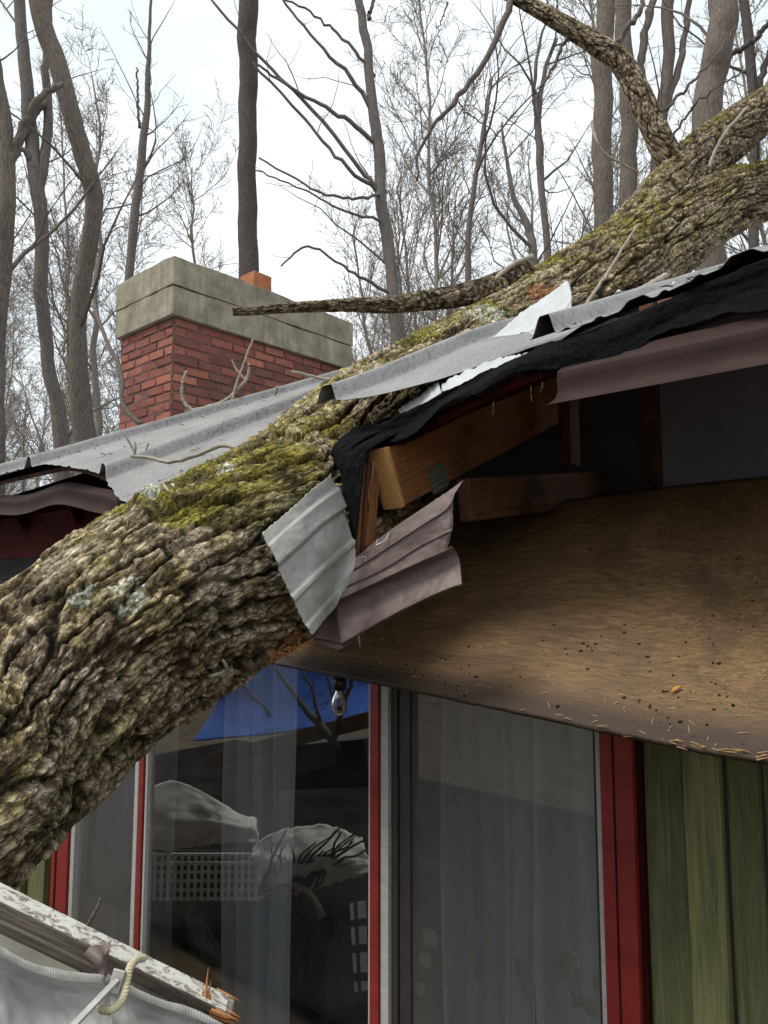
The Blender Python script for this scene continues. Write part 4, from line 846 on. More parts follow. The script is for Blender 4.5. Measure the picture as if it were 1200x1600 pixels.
for i, (pts, r0, r1) in enumerate([
    ([(797, 0, 4.28), (775, 60, 4.2), (740, 120, 4.15), (705, 165, 4.1), (672, 205, 4.1), (655, 240, 4.1), (652, 282, 4.1)], .022, .006),
    ([(960, 85, 4.1), (975, 50, 4.1), (1000, 20, 4.1), (1010, -30, 4.1)], .02, .012),
    ([(885, 55, 4.2), (870, 95, 4.2), (850, 130, 4.2), (838, 160, 4.2), (842, 200, 4.2)], .012, .003),
    ([(1020, 190, 4.1), (1060, 150, 4.1), (1100, 110, 4.1), (1150, 40, 4.1)], .012, .005),
    ([(1045, 225, 4.0), (1080, 170, 3.9), (1130, 130, 3.8), (1180, 100, 3.8)], .008, .004),
    ([(716, 160, 4.12), (735, 180, 4.1), (770, 205, 4.1), (800, 240, 4.1)], .006, .002),
    ([(700, 5, 4.5), (690, 30, 4.4), (686, 60, 4.4), (700, 95, 4.3)], .006, .002)]):
    c, r_ = bpath(pts, r0, r1, 26); bt.add(wob(c, .006, i), r_, 8)
bt.build('branches', M['twigdark'], fallen)
# broken stub with its pale rim
def stub(name, c0, c1, r0, r1, par):
    n = 40; k = 14; a_ = c1-c0; Ln = np.linalg.norm(a_); a_ /= Ln; x = np.cross(a_, [0, 0, 1.]); x /= np.linalg.norm(x); y = np.cross(a_, x); th = np.arange(n)*2*math.pi/n; vv = []; cc = []
    for i in range(k):
        s = i/(k-1)
        if s <= .75: rad_ = r0+(r1-r0)*(s/.75); z = Ln*s/.75
        else: rad_ = r1*(1-(s-.75)/.25)+.001; z = Ln-.01*math.sin((s-.75)*12)
        rv = rad_*(1+.22*(vn(np.cos(th)*2.2+3, np.sin(th)*2.2, np.full(n, s*3))-.5))+.006*(vn(th*9, np.full(n, s*8))-.5)
        vv.append(c0+a_*z+rv[:, None]*(np.cos(th)[:, None]*x+np.sin(th)[:, None]*y)); cl = (.20, .165, .11) if s < .7 else (.30, .25, .19)
        if .6 < s <= .78: cl = (.36, .31, .24)
        cc.append(np.array([cl]*n)*(.7+.6*vn(th*6, np.full(n, s*20)))[:, None])
    return mk(name, np.stack(vv), gridfaces(k, n, True), M['bark'], par, uvc=np.stack(vv).reshape(-1, 3), col=np.concatenate(cc))
tw = Tubes(); tw.add(wob(cat([P(372, 1050, 1.90), P(352, 1048, 1.82), P(340, 1054, 1.78), P(326, 1056, 1.77)], 8), .001, 4), [.008, .007, .006, .006, .005, .005, .005, .004], 8)
tw.add(cat([P(352, 1049, 1.82), P(353, 1040, 1.80), P(347, 1030, 1.79)], 6), [.006, .006, .005, .005, .004, .004], 8); tw.build('broken_twig', M['twig'], fallen)
# loose bark/wood splinters where the panel bites
sp_ = Tubes(); rng = random.Random(12)
for i in range(46):
    x = rng.uniform(420, 486); y = 1028-(x-420)*.42+rng.uniform(-8, 8); b0 = P(x, y, 1.90)
    d_ = np.array([rng.uniform(-.2, 1), rng.uniform(-.6, .1), rng.uniform(-.3, .7)]); sp_.add([b0, b0+d_*.012, b0+d_*rng.uniform(.015, .035)], [.003, .002, .0004], 4, False)
sp_.build('split_wood', M['splinter'], fallen)['kind'] = 'stuff'

# ------------------------------------------------------------------ twigs lying about (each one a thing)
def twig(name, pts, r0, r1, lab, m='twig', subs=(), group=None, w_=.0015, n=26):
    tt = Tubes(); c = cat([P(*p) for p in pts], n); tt.add(wob(c, w_, len(pts)+int(pts[0][0])), np.linspace(r0, r1, n), 7)
    for s in subs: c = cat([P(*p) for p in s], 12); tt.add(c, np.linspace(r0*.6, r1*.5, 12), 6)
    return tag(tt.build(name, M[m]), lab, 'twig', group)
twig('twig', [(205, 712, 2.75), (235, 716, 2.7), (270, 722, 2.62), (300, 714, 2.58), (345, 696, 2.52), (375, 700, 2.46), (400, 688, 2.48), (440, 655, 2.55), (480, 628, 2.62), (530, 604, 2.7)], .007, .008, 'long grey twig lying on the left roof along the mossy trunk', 'twig', subs=[[(213, 713, 2.75), (207, 700, 2.75), (197, 682, 2.74)], [(210, 712, 2.74), (212, 700, 2.73), (210, 690, 2.73)], [(228, 703, 2.7), (232, 692, 2.7)]])
twig('twig', [(300, 641, 4.5), (290, 632, 4.5), (284, 618, 4.5), (285, 600, 4.5), (291, 580, 4.5)], .013, .008, 'short pale curved twig standing before the left part of the chimney', 'twig')
twig('twig', [(300, 642, 4.48), (325, 636, 4.45), (355, 624, 4.45), (378, 602, 4.4), (388, 585, 4.4), (389, 568, 4.4)], .014, .008, 'pale hooked twig rising in front of the chimney patch', 'twig', subs=[[(385, 595, 4.4), (370, 578, 4.4), (362, 562, 4.4)]])
twig('twig', [(362, 628, 4.4), (370, 598, 4.4), (382, 565, 4.4), (395, 530, 4.4)], .008, .006, 'straight pale twig slanting up in front of the brick', 'twig')
twig('twig', [(456, 580, 4.2), (480, 586, 4.2), (510, 592, 4.2), (535, 594, 4.1)], .009, .009, 'pale stick lying behind the roof rib right of the chimney middle', 'twig')
twig('twig', [(430, 617, 4.3), (434, 604, 4.3)], .008, .007, 'tiny pale twig stub poking up over the roof below the chimney', 'twig')
twig('branch', [(145, 470, 5.6), (165, 530, 5.2), (185, 570, 5.0), (192, 600, 4.9), (190, 622, 4.85), (200, 645, 4.8), (222, 664, 4.75)], .014, .018, 'brown branch bending down over the left corner of the chimney', 'twigdark')
twig('twig', [(908, 488, 2.55), (925, 462, 2.6), (950, 425, 2.65), (975, 385, 2.7), (997, 350, 2.75)], .008, .004, 'pale thin twig leaning against the trunk above the speckled roof sheet', 'twig')
twig('twig', [(1108, 262, 3.6), (1118, 235, 3.6), (1135, 205, 3.6), (1165, 170, 3.65)], .010, .007, 'pale curved twig resting against the upper limb at the right', 'twig')
twig('branch', [(958, 478, 2.7), (985, 462, 2.8), (1020, 444, 2.9), (1040, 432, 3.0)], .014, .016, 'grey broken branch lying on the roof under the trunk', 'twig')
twig('twig', [(740, 470, 3.0), (770, 440, 3.05), (800, 415, 3.1), (832, 400, 3.15)], .009, .012, 'pale twig crossing the side branch beside the trunk', 'twig')
twig('twig', [(925, 190, 4.3), (930, 215, 4.2), (945, 240, 4.2), (970, 255, 4.2), (998, 270, 4.2)], .010, .006, 'pale drooping twig left of the forked limb', 'twig')

# ================================================================== FOREGROUND DEBRIS, LOWER LEFT
beam = empty('broken_beam', P(150, 1500, 1.1), 'broken weathered wooden beam with peeling white paint on its top edge', 'beam')
A = P(-90, 1376, 1.00); B = P(350, 1590, 1.12)
tdir = (B-A)/np.linalg.norm(B-A); upb = np.array([-.10, -.45, .9]); upb -= tdir*(upb@tdir); upb /= np.linalg.norm(upb); sdb = np.cross(tdir, upb)
if sdb[1] > 0: sdb = -sdb                       # toward the viewer
o = box('beam_body', A, B, tuple(upb), .052, .024, M['greywood'], beam, .003, seg=14, wob=.0015)
o = box('beam_paint', A+upb*.026, B+upb*.026-tdir*.012, tuple(upb), .002, .023, M['peel'], beam, .0005, seg=14, wob=.0008)
box('beam_moulding', A+sdb*.0145-upb*.006, B+sdb*.0145-upb*.006-tdir*.09, tuple(upb), .016, .006, M['greywood'], beam, .002)
st = Tubes(); rng = random.Random(5)
for i in range(80):
    b0 = B+upb*rng.uniform(-.024, .024)+sdb*rng.uniform(-.017, .018)-tdir*rng.uniform(.002, .02)
    st.add([b0-tdir*.02, b0, b0+tdir*rng.uniform(.004, .02)+upb*rng.uniform(-.003, .003)], [.003, .0028, .0006], 4, False)
for i in range(46):
    s = rng.random(); b0 = B-tdir*(.012+.075*s)+sdb*.0145+upb*rng.uniform(-.022, .000)
    st.add([b0-tdir*rng.uniform(.01, .03), b0+sdb*.002, b0+tdir*.012+sdb*.003], [.0008, .0026, .0008], 4, False)
for (dx, hh) in ((-.040, .050), (-.036, .034), (-.046, .020), (-.034, .018)):
    b0 = B+tdir*dx+upb*.02+sdb*.010; st.add([b0, b0+np.array([0, 0, hh*.6]), b0+np.array([.002, 0, hh])], [.0022, .0015, .0004], 4, False)
st.build('splinters', M['splinter'], beam)['kind'] = 'stuff'
# grey vinyl sheet with crimped rim
vs = empty('gutter_sheet', P(120, 1640, 1.05), 'bent light grey gutter sheet with a crimped white rim', 'gutter sheet')
rimA = [P(-70, 1460, .93), P(0, 1482, .95), P(50, 1506, .965), P(105, 1521, .98), P(155, 1524, 1.0), P(170, 1532, 1.005)]
sheet('sheet_body', [rimA, [P(-70, 1500, .95), P(0, 1520, .98), P(50, 1540, 1.0), P(105, 1552, 1.01), P(155, 1556, 1.01), P(172, 1560, 1.01)], [P(-70, 1560, .90), P(0, 1580, .93), P(50, 1600, .96), P(105, 1610, .97), P(155, 1610, .98), P(176, 1610, .99)], [P(-70, 1650, .8), P(0, 1680, .83), P(50, 1690, .86), P(105, 1700, .88), P(155, 1700, .9), P(180, 1700, .9)]], M['vinyl'], vs, 60, 90, .0014, prof=lambda a, b: .010*(fbm(a*3+1, b*5)-.5)+.004*(fbm(a*11, b*13)-.5))
rimB = [P(168, 1525, 1.03), P(200, 1540, 1.035), P(250, 1562, 1.04), P(300, 1578, 1.05), P(350, 1602, 1.06), P(380, 1622, 1.07)]
sheet('sheet_body', [rimB, [P(168, 1560, 1.045), P(200, 1572, 1.05), P(250, 1590, 1.055), P(300, 1605, 1.06), P(350, 1626, 1.07), P(380, 1640, 1.08)], [P(168, 1640, .97), P(200, 1650, .98), P(250, 1660, .99), P(300, 1670, 1.0), P(350, 1690, 1.02), P(380, 1700, 1.03)], [P(168, 1730, .9), P(200, 1740, .9), P(250, 1750, .92), P(300, 1760, .93), P(350, 1770, .95), P(380, 1790, .97)]], M['vinyl'], vs, 60, 90, .0014, prof=lambda a, b: .010*(fbm(a*3+1, b*5)-.5)+.004*(fbm(a*11, b*13)-.5))
def rim(ctrl, n, par):
    c = cat(ctrl, n*8); k = 6; g = []
    for i in range(k):
        f_ = i/(k-1); out = .0012*math.sin(f_*math.pi)
        rid_ = .0007*np.sin(np.arange(n*8)*2*math.pi/8)*math.sin(f_*math.pi)**.5
        g.append(c+np.array([0, -1, .2])*(.0015+out+rid_)[:, None]+np.array([0, 0, .002-.010*f_]))
    g = np.stack(g); return mk('crimped_rim', g, gridfaces(k, n*8), M['rim'], par, uvc=g.reshape(-1, 3))
rim(rimA, 66, vs); rim(rimB, 56, vs)
o = sheet('cream_board', [[P(-80, 1408, 1.05), P(0, 1440, 1.07), P(70, 1478, 1.09), P(150, 1520, 1.11)], [P(-80, 1470, 1.04), P(0, 1500, 1.06), P(60, 1530, 1.08), P(150, 1570, 1.1)]], M['cream'], None, 12, 30, .006)
tag(o, 'cream board spotted with black mould tucked behind the gutter sheet', 'board')
# dark flashing scrap
o = sheet('flashing_scrap', [[P(173, 1470, 1.03), P(150, 1476, 1.02), P(130, 1492, 1.01)], [P(172, 1482, 1.02), P(160, 1496, 1.005), P(146, 1506, 1.01)], [P(167, 1500, 1.015), P(163, 1512, 1.005), P(156, 1518, 1.01)], [P(166, 1520, 1.01), P(163, 1530, 1.0), P(160, 1532, 1.01)]], M['brown'], None, 30, 20, .0012, prof=lambda a, b: .004*np.sin(b*6))
tag(o, 'small dark brown flashing scrap folded over the painted beam', 'flashing')
gs = empty('gutter_strap', P(140, 1570, .98), 'shiny metal strap slanting down from the beam over the gutter sheet', 'metal strap')
box('strap', P(182, 1532, 1.0), P(96, 1622, .93), (0, -.6, .8), .012, .004, M['nail'], gs, .001); box('strap_lip', P(185, 1530, .992), P(99, 1620, .922), (0, -.6, .8), .003, .006, M['nail'], gs, .001)
box('strap_head', P(188, 1515, 1.0), P(176, 1552, .99), (1, 0, .1), .016, .006, M['nail'], gs, .001)
c = cat([P(226, 1497, 1.045), P(214, 1500, 1.03), P(203, 1512, 1.01), P(199, 1532, 1.0), P(194, 1555, .99), P(184, 1572, .985), P(168, 1580, .98), P(155, 1576, .98)], 90)
tt = Tubes(); ph = np.arange(90)*.62
for k in (0, 2.09, 4.19): tt.add(c+np.stack([np.cos(ph+k), 0*ph, np.sin(ph+k)], -1)*.0026, .0028, 6)
tag(tt.build('cord', M['rope']), 'twisted pale yellow cord tied round the painted beam', 'cord')
twig('twig', [(134, 1452, 1.06), (142, 1437, 1.06), (152, 1418, 1.06), (158, 1404, 1.06)], .0032, .0018, 'short dark twig sticking up behind the painted beam', 'twigdark', w_=.0004)

# ================================================================== HANGING BULB
bl = empty('string_light_bulb', P(531, 1118, 2.35), 'clear light bulb in a black socket hanging under the plywood', 'light bulb')
def lathe(name, prof_, c, m, par, n=28):
    th = np.arange(n)*2*math.pi/n; v = [[c[0]+r*math.cos(x), c[1]+r*math.sin(x), c[2]+z] for z, r in prof_ for x in th]; return mk(name, v, gridfaces(len(prof_), n, True), m, par, uvc=v)
bc = P(531, 1078, 2.35)
lathe('bulb_glass', [(0.004, .013), (-.008, .014), (-.02, .021), (-.038, .0265), (-.052, .026), (-.066, .020), (-.076, .010), (-.079, .001)], bc, M['bulb'], bl)
lathe('socket', [(.045, .006), (.043, .019), (.02, .021), (.0, .020), (-.002, .013)], bc, M['socket'], bl)
ft = Tubes(); ft.add([bc+[-.004, 0, -.0], bc+[-.006, 0, -.035], bc+[0, 0, -.045], bc+[.006, 0, -.035], bc+[.004, 0, 0]], .0008, 5); ft.build('filament', M['nail'], bl)
ft = Tubes(); ft.add(cat([bc+[0, 0, .042], bc+[0, .02, .12], bc+[-.02, .08, .25]], 10), .003, 6); ft.build('cable', M['socket'], bl)

# ================================================================== ROOM CONTENTS
def curtain(x0, x1, p, folds, amp, lab, s, zb=ZB+.02, y=1400, wav=.3):
    a, b_ = qw(x1, y), qw(x0, y); n = 260; t_ = np.linspace(0, 1, n); ph = (t_+wav*.1*np.sin(t_*9+s))*folds*2*math.pi
    off = amp*(np.sin(ph)+.35*np.sin(ph*2.3+s)); zs = np.linspace(ZT, zb, 30)
    g = np.stack([W(a+(b_-a)*t_+.012*np.cos(ph)+.01*np.sin(z*3+t_*5), p+off*(1-.35*(z-ZT)/(zb-ZT)*np.sin(t_*7+s)), z) for z in zs])
    o = mk('curtain', g, gridfaces(30, n), M['curtain'], None, uvc=g.reshape(-1, 3)); return tag(o, lab, 'curtain')
curtain(318, 420, PWALL+.12, 4, .034, 'pale blue grey sheer curtain hanging behind the clear glass', 1, ZB+.05)
curtain(650, 800, PWALL+.13, 4.5, .040, 'grey sheer curtain gathered behind the screened right door', 2)
curtain(800, 960, PWALL+.16, 2, .010, 'flat dim curtain drawn across the right side of the screened door', 4)
curtain(100, 230, PWALL+.16, 3, .012, 'dim curtain behind the narrow screened window at the left', 3)
# knitted pouf
pc = PP(560, 1640, 2.75); n = 72; k = 30; th = np.arange(n)*2*math.pi/n; v = []
zc = ZB+H+.0
for i in range(k):
    f_ = i/(k-1)*math.pi; rr_ = .27*math.sin(f_)**.6+.001; z = .20-.20*math.cos(f_)
    v.append(np.stack([pc[0]+(rr_+.009*np.sin(th*24+i*.5))*np.cos(th), pc[1]+(rr_+.009*np.sin(th*24+i*.5))*np.sin(th), np.full(n, zc+z)], -1))
tag(mk('pouf', np.stack(v), gridfaces(k, n, True), M['knit']), 'charcoal knitted round pouf on the floor behind the clear glass', 'pouf')
# hoop chair
c = PP(445, 1487, 2.75)
hc = empty('hoop_chair', [c[0], c[1], ZB+H-.03], 'round hoop framed chair standing in the room behind the clear glass', 'chair')
tt = Tubes(); th = np.linspace(0, 2*math.pi, 50)
tt.add([c+E*.30*math.cos(x)+np.array([0, 0, .30*math.sin(x)])+U*.1*math.sin(x) for x in th], .018, 8, False); tt.build('hoop', M['rattan'], hc)
tt = Tubes()
for k in range(9): a0 = (k-4)/5; w_ = .28*math.sqrt(max(0, 1-a0*a0)); tt.add([c+E*.29*a0+np.array([0, 0, -w_]), c+E*.26*a0+U*.14, c+E*.29*a0+np.array([0, 0, w_])], .005, 5)
tt.build('seat_webbing', M['darkframe'], hc)
for s1 in (-1, 1):
    for s2 in (-1, 1):
        tt = Tubes(); tt.add([c+E*.2*s1+[0, 0, -.2], W(c@E+.24*s1, c@U+.16*s2, ZB-.03)], .010, 6); tt.build('leg', M['greyplastic'], hc)
# plaid towel hanging
o = sheet('plaid_towel', [[PP(a, b, 2.36) for a, b in rw] for rw in (((546, 1405), (562, 1403), (600, 1400)), ((550, 1470), (565, 1472), (600, 1470)), ((554, 1545), (568, 1550), (600, 1540)))], M['plaid'], None, 30, 20, .003, prof=lambda a, b: .012*np.sin(b*9))
tag(o, 'white and navy plaid towel hanging inside the glass beside the red middle post', 'towel')
Zv = np.array([0, 0, 1.])
# white lattice crate
la_, lb_ = mir(P(226, 1372, 5.1)), mir(P(406, 1372, 5.1)); lt = (lb_-la_)/np.linalg.norm(lb_-la_); ln_ = np.cross(lt, [0, 0, 1.]); LL = np.linalg.norm(lb_-la_)
lc = empty('lattice_panel', (la_+lb_)/2-[0, 0, .15], 'white lattice panel in the yard, reflected in the clear glass', 'lattice')
for k in range(18): c = la_+lt*LL*k/17; box('slat', c-[0, 0, .15], c+[0, 0, .15], tuple(lt), .020, .008, M['cloth'], lc, 0)
for z in np.linspace(-.14, .14, 6): box('slat', la_+ln_*.01+[0, 0, z], lb_+ln_*.01+[0, 0, z], (0, 0, 1), .020, .008, M['cloth'], lc, 0)
sg_ = -1 if ln_@(np.array([0., 0, 0])+U) > 0 else 1
box('backing', la_+ln_*.06*sg_, lb_+ln_*.06*sg_, (0, 0, 1), .30, .01, M['greyplastic'], lc, 0)
rng = random.Random(21)
papers = [(545, 1465, 26), (600, 1480, 20), (672, 1465, 30), (665, 1500, 24), (700, 1505, 26), (735, 1490, 22), (740, 1540, 20), (820, 1515, 34), (826, 1550, 24), (890, 1500, 30), (880, 1520, 22), (905, 1560, 24), (925, 1575, 24), (760, 1470, 18), (655, 1545, 22), (935, 1535, 20)]
for (x, y, s_) in papers[2:]:
    c = PP(x, y, PWALL+.06+.0); c = PP(x, y, 2.160); sz = s_*.0011
    r3 = np.random.RandomState(x); g = []
    for i in range(8):
        for j in range(8):
            g.append(c+E*((j/7-.5)*sz*2*(1-.3*abs(i/7-.5)))+Zv*((i/7-.5)*sz*1.7)+U*(r3.uniform(-.004, .004))+E*r3.uniform(-.003, .003)+Zv*r3.uniform(-.003, .003))
    o = mk('paper_cutout', g, gridfaces(8, 8), M['cloth'], None); thick(o, .0008)
    tag(o, 'pale torn paper shape stuck low behind the screened right door', 'paper', 'pale paper shapes low behind the screened door')
# ================================================================== YARD BEHIND THE VIEWER (seen only in the glass)
def msheet(name, rows, m, t=.01, **k): return sheet(name, [[mir(p) for p in r] for r in rows], m, None, 40, 40, t, **k)
slab('deck', -3.0, 9.0, -2.6, 1.45, -H+.01, -H+.06, M['addeddark'], None, .01)['kind'] = 'structure'  # unseen, added so the glass reflects dark boards instead of bright ground
o = msheet('blue_tarp', [[PP(360, 1030, 4.3), PP(480, 1010, 4.3), PP(620, 1010, 4.3)], [PP(330, 1110, 4.2), PP(450, 1100, 4.1), PP(600, 1060, 4.2)], [PP(300, 1160, 3.9), PP(420, 1148, 3.9), PP(590, 1118, 3.9)]], M['tarp'], prof=lambda a, b: .05*(fbm(a*5, b*5)-.5))
tag(o, 'blue tarpaulin reflected in the top of the clear glass pane', 'tarp')
def mbox(name, a, b, up, h, wd, m, lab, cat_):
    o = box(name, mir(a), mir(b), up, h, wd, m, None, .005); return tag(o, lab, cat_)
mbox('timber', PP(330, 1188, 3.8), PP(600, 1118, 3.7), (0, 0, 1), .10, .12, M['planks'], 'tan timber beam reflected below the blue tarp', 'timber')
o = msheet('white_sheet', [[PP(205, 1243, 2.98), PP(262, 1222, 3.0), PP(310, 1238, 3.0), PP(350, 1262, 3.0), PP(395, 1284, 3.0)], [PP(205, 1290, 2.9), PP(262, 1284, 2.85), PP(310, 1284, 2.9), PP(350, 1290, 2.9), PP(396, 1298, 2.9)], [PP(205, 1345, 2.88), PP(262, 1330, 2.85), PP(310, 1322, 2.88), PP(350, 1318, 2.88), PP(398, 1318, 2.88)]], M['cloth'], rag=.015, prof=lambda a, b: .05*(fbm(a*4, b*6)-.5))
tag(o, 'pale sheet draped over rubble, reflected in the left part of the clear glass', 'sheet')
o = msheet('white_sheet', [[PP(388, 1325, 3.15), PP(440, 1298, 3.15), PP(500, 1290, 3.15), PP(560, 1310, 3.15)], [PP(395, 1360, 3.05), PP(450, 1350, 3.0), PP(510, 1345, 3.0), PP(570, 1345, 3.05)], [PP(410, 1402, 3.02), PP(470, 1396, 3.0), PP(520, 1380, 3.0), PP(575, 1366, 3.02)]], M['cloth'], rag=.015, prof=lambda a, b: .06*(fbm(a*4+9, b*6)-.5))
tag(o, 'pale crumpled sheet among branches, reflected in the middle of the clear glass', 'sheet')
rngb = random.Random(9); bb = Tubes(); 
for i in range(26):
    x0_, y0_ = rngb.uniform(395, 480), rngb.uniform(1385, 1430); x1_, y1_ = rngb.uniform(420, 580), rngb.uniform(1290, 1350)
    pts_ = np.array([mir(PP(x0_*(1-f)+x1_*f+rngb.uniform(-5, 5), y0_*(1-f)+y1_*f+rngb.uniform(-5, 5), 2.99)) for f in np.linspace(0, 1, 7)]); bb.add(pts_, np.linspace(.012, .004, 7)*rngb.uniform(.5, 1.3), 5)
tag(bb.build('brush_pile', M['twigdark']), 'tangle of dark fallen branches reflected low in the clear glass', 'branches', kind='stuff')
for k_, (x0_, y0_, x1_, y1_, w_) in enumerate(((520, 1170, 420, 1030, .03), (515, 1160, 560, 1020, .024), (500, 1130, 455, 1010, .014), (530, 1140, 500, 1010, .012), (420, 1120, 350, 1040, .016))):
    bb = Tubes(); pts_ = np.array([mir(PP(x0_*(1-f)+x1_*f+rngb.uniform(-4, 4), y0_*(1-f)+y1_*f, 3.6)) for f in np.linspace(0, 1, 9)]); rad_ = np.linspace(w_, w_*.4, 9); bb.add(pts_, rad_, 6); grow(bb, pts_, rad_, rngb, 1, 2, 4, .1, 5, .004, None, .1, (25, 60), .4)
    tag(bb.build('branch', M['twigdark']), ('thick dark branch', 'right forked branch', 'thin inner branch', 'thin upright branch', 'far left branch')[k_]+' standing before the blue tarp, seen reflected in the glass', 'branch')
mbox('dark_crate', PP(455, 1195, 4.0), PP(600, 1185, 4.0), (0, 0, 1), .32, .4, M['greyplastic'], 'large dark grey box reflected below the timber in the clear glass', 'box')
tag(box('weathered_post', PP(222, 1305, 2.75), PP(350, 1520, 2.32), (1, 0, .3), .085, .07, M['greywood'], None, .005, seg=8, wob=.006), 'grey weathered post slanting across the room behind the clear glass', 'post')
# ================================================================== WOODLAND
def dens_(ctrl):
    out = []
    for a, b in zip(ctrl[:-1], ctrl[1:]):
        k = max(1, int(abs(a[1]-b[1])/130))
        for i in range(k): f = i/k; out.append([a[j]*(1-f)+b[j]*f for j in range(4)])
    out.append(list(ctrl[-1])); return [list(P(x, y, d))+[w_*d/FPX/2] for x, y, d, w_ in out]
def tree(name, ctrl, label, mat, seed, dens=1.1, maxl=2, side=None, start=.1, group=None, minr=.004, forks=(), lenf=.42, up=.25):
    rng = random.Random(seed); base = P(ctrl[0][0], ctrl[0][1], ctrl[0][2]); root = empty(name, base, label, 'tree', group)
    c = cat(dens_(ctrl), 90); pts, rad = c[:, :3], c[:, 3]
    rs = np.random.RandomState(seed); rad = rad*(1+.10*(fbm(np.arange(90)*.35, np.full(90, seed*3.))-.5)); pts = pts+(np.stack([fbm(np.arange(90)*.16+k*31, np.full(90, seed*7.)) for k in range(3)], -1)-.5)*.10*min(1, rad.mean()/.08)
    T = Tubes(); T.add(pts, rad, 14); T.build('trunk', mat, root)
    B = Tubes()
    for fk in forks:
        q = cat([list(P(x, y, d))+[w_*d/FPX/2] for x, y, d, w_ in fk], 22); pp_ = q[:, :3].copy(); pp_[1:] += rs.normal(0, .012, (21, 3)); B.add(pp_, q[:, 3], 6); grow(B, pp_, q[:, 3], rng, 1, maxl, 2.0*max(dens, .5), up, 5, minr, None, .1, (25, 60), .38)
    grow(B, pts, rad, rng, 0, maxl, dens, up, 5, minr, side, start, lenf=lenf)
    if B.v: B.build('branches', mat, root)
    return root
D, Bn, Wd = M['wildbark_dark'], M['wildbark_brown'], M['wildbark']
# (x, y, depth, width in photo pixels) from the ground up
def low(x, d, w_): return (x, 920+H/d*FPX, d, w_)
tree('bare_tree', [low(140, 8.5, 42), (135, 700, 8.5, 38), (122, 550, 8.4, 28), (130, 440, 8.3, 27), (147, 330, 8.2, 28), (133, 250, 8.1, 30), (105, 150, 8, 30), (75, 50, 8, 31), (50, -60, 8, 30), (40, -200, 8, 28)], 'dark brown tree with a crooked leaning trunk left of the chimney', Bn, 1, .5, 2, start=.35)
tree('bare_tree', [low(98, 9.5, 24), (95, 700, 9.5, 24), (76, 560, 9.4, 21), (66, 450, 9.3, 22), (60, 330, 9.2, 22), (50, 220, 9.2, 23), (38, 100, 9.2, 20), (28, 0, 9.2, 18), (20, -150, 9.2, 14)], 'grey forked tree just left of the crooked brown trunk', Wd, 2, .7, 2, start=.3, forks=[[(58, 320, 9.2, 14), (76, 200, 9.2, 15), (72, 100, 9.1, 13), (78, 0, 9.1, 11), (82, -80, 9.1, 9)], [(64, 290, 9.2, 9), (40, 240, 9.1, 9), (0, 215, 9.0, 8)], [(70, 160, 9.1, 12), (40, 200, 9.1, 12), (5, 290, 9.1, 12), (-20, 380, 9, 12)]])
tree('bare_tree', [low(2, 7.5, 16), (0, 560, 7.5, 14), (3, 430, 7.4, 22), (12, 320, 7.3, 26), (8, 200, 7.3, 26), (-14, 80, 7.3, 26), (-30, -80, 7.3, 26)], 'reddish brown tree cut off by the left edge of the picture', Bn, 3, .9, 2, start=.3, forks=[[(5, 300, 7.3, 18), (30, 215, 7.3, 15), (60, 160, 7.3, 12), (95, 130, 7.4, 9)]])
tree('bare_tree', [low(388, 10, 36), (389, 420, 10, 33), (388, 320, 10, 31), (385, 220, 10, 30), (386, 100, 10, 31), (387, 0, 10, 32), (388, -200, 10, 30)], 'straight dark grey trunk rising behind the chimney flue', D, 4, .0, 2, start=.9)
tree('bare_tree', [low(196, 13, 17), (202, 430, 13, 14), (212, 330, 13, 14), (222, 230, 13, 13), (230, 130, 13, 9), (236, 60, 13, 6), (238, -30, 13, 4)], 'thin upright tree between the crooked trunk and the chimney', Wd, 5, 1.1, 2, start=.35, lenf=.3, forks=[[(218, 200, 13, 5), (215, 150, 13, 4), (213, 105, 13, 3)]])
tree('bare_tree', [low(625, 10, 24), (620, 540, 10, 22), (608, 420, 10, 20), (598, 320, 10, 19), (590, 230, 10, 19), (578, 120, 10, 16), (568, 40, 10, 15), (556, -30, 10, 13), (548, -160, 10, 10)], 'tall bare tree with branches sweeping left above the chimney', Wd, 6, .5, 2, start=.3, side=(-.8, 0, .1),
     forks=[[(594, 305, 10, 9), (560, 260, 9.9, 7), (480, 165, 9.8, 6), (400, 80, 9.7, 5), (330, 0, 9.6, 4)], [(588, 185, 10, 8), (555, 130, 9.9, 7), (500, 70, 9.8, 5), (450, 10, 9.8, 4), (420, -30, 9.7, 4)], [(590, 225, 10, 8), (530, 180, 9.8, 7), (460, 140, 9.7, 5), (400, 100, 9.6, 4)], [(590, 300, 10, 7), (530, 250, 9.8, 6), (480, 190, 9.8, 5), (400, 105, 9.7, 4), (400, 105, 9.7, 3)], [(574, 30, 10, 7), (584, 0, 10, 6), (596, -40, 10, 5)], [(585, 120, 10, 6), (545, 70, 9.9, 5), (500, 30, 9.9, 4), (440, -5, 9.8, 3)],
            [(613, 460, 10, 6), (560, 430, 9.6, 5), (520, 405, 9.5, 4), (478, 386, 9.4, 4), (440, 415, 9.3, 3)], [(605, 300, 10, 6), (560, 310, 9.8, 5), (500, 300, 9.8, 4), (405, 245, 9.8, 3)], [(600, 345, 10, 5), (540, 330, 9.8, 4), (470, 295, 9.8, 3), (400, 265, 9.8, 2.5)]])
tree('bare_tree', [low(945, 9, 34), (942, 330, 9, 32), (940, 230, 9, 31), (940, 120, 9, 30), (945, 0, 9, 30), (948, -150, 9, 28)], 'brown straight trunk behind the forked limb, left one of the pair', Bn, 7, .35, 2, start=.4)
tree('bare_tree', [low(985, 10, 30), (983, 300, 10, 28), (982, 200, 10, 27), (978, 90, 10, 27), (975, 0, 10, 26), (972, -150, 10, 24)], 'brown straight trunk behind the forked limb, right one of the pair', Bn, 8, .35, 2, start=.4)
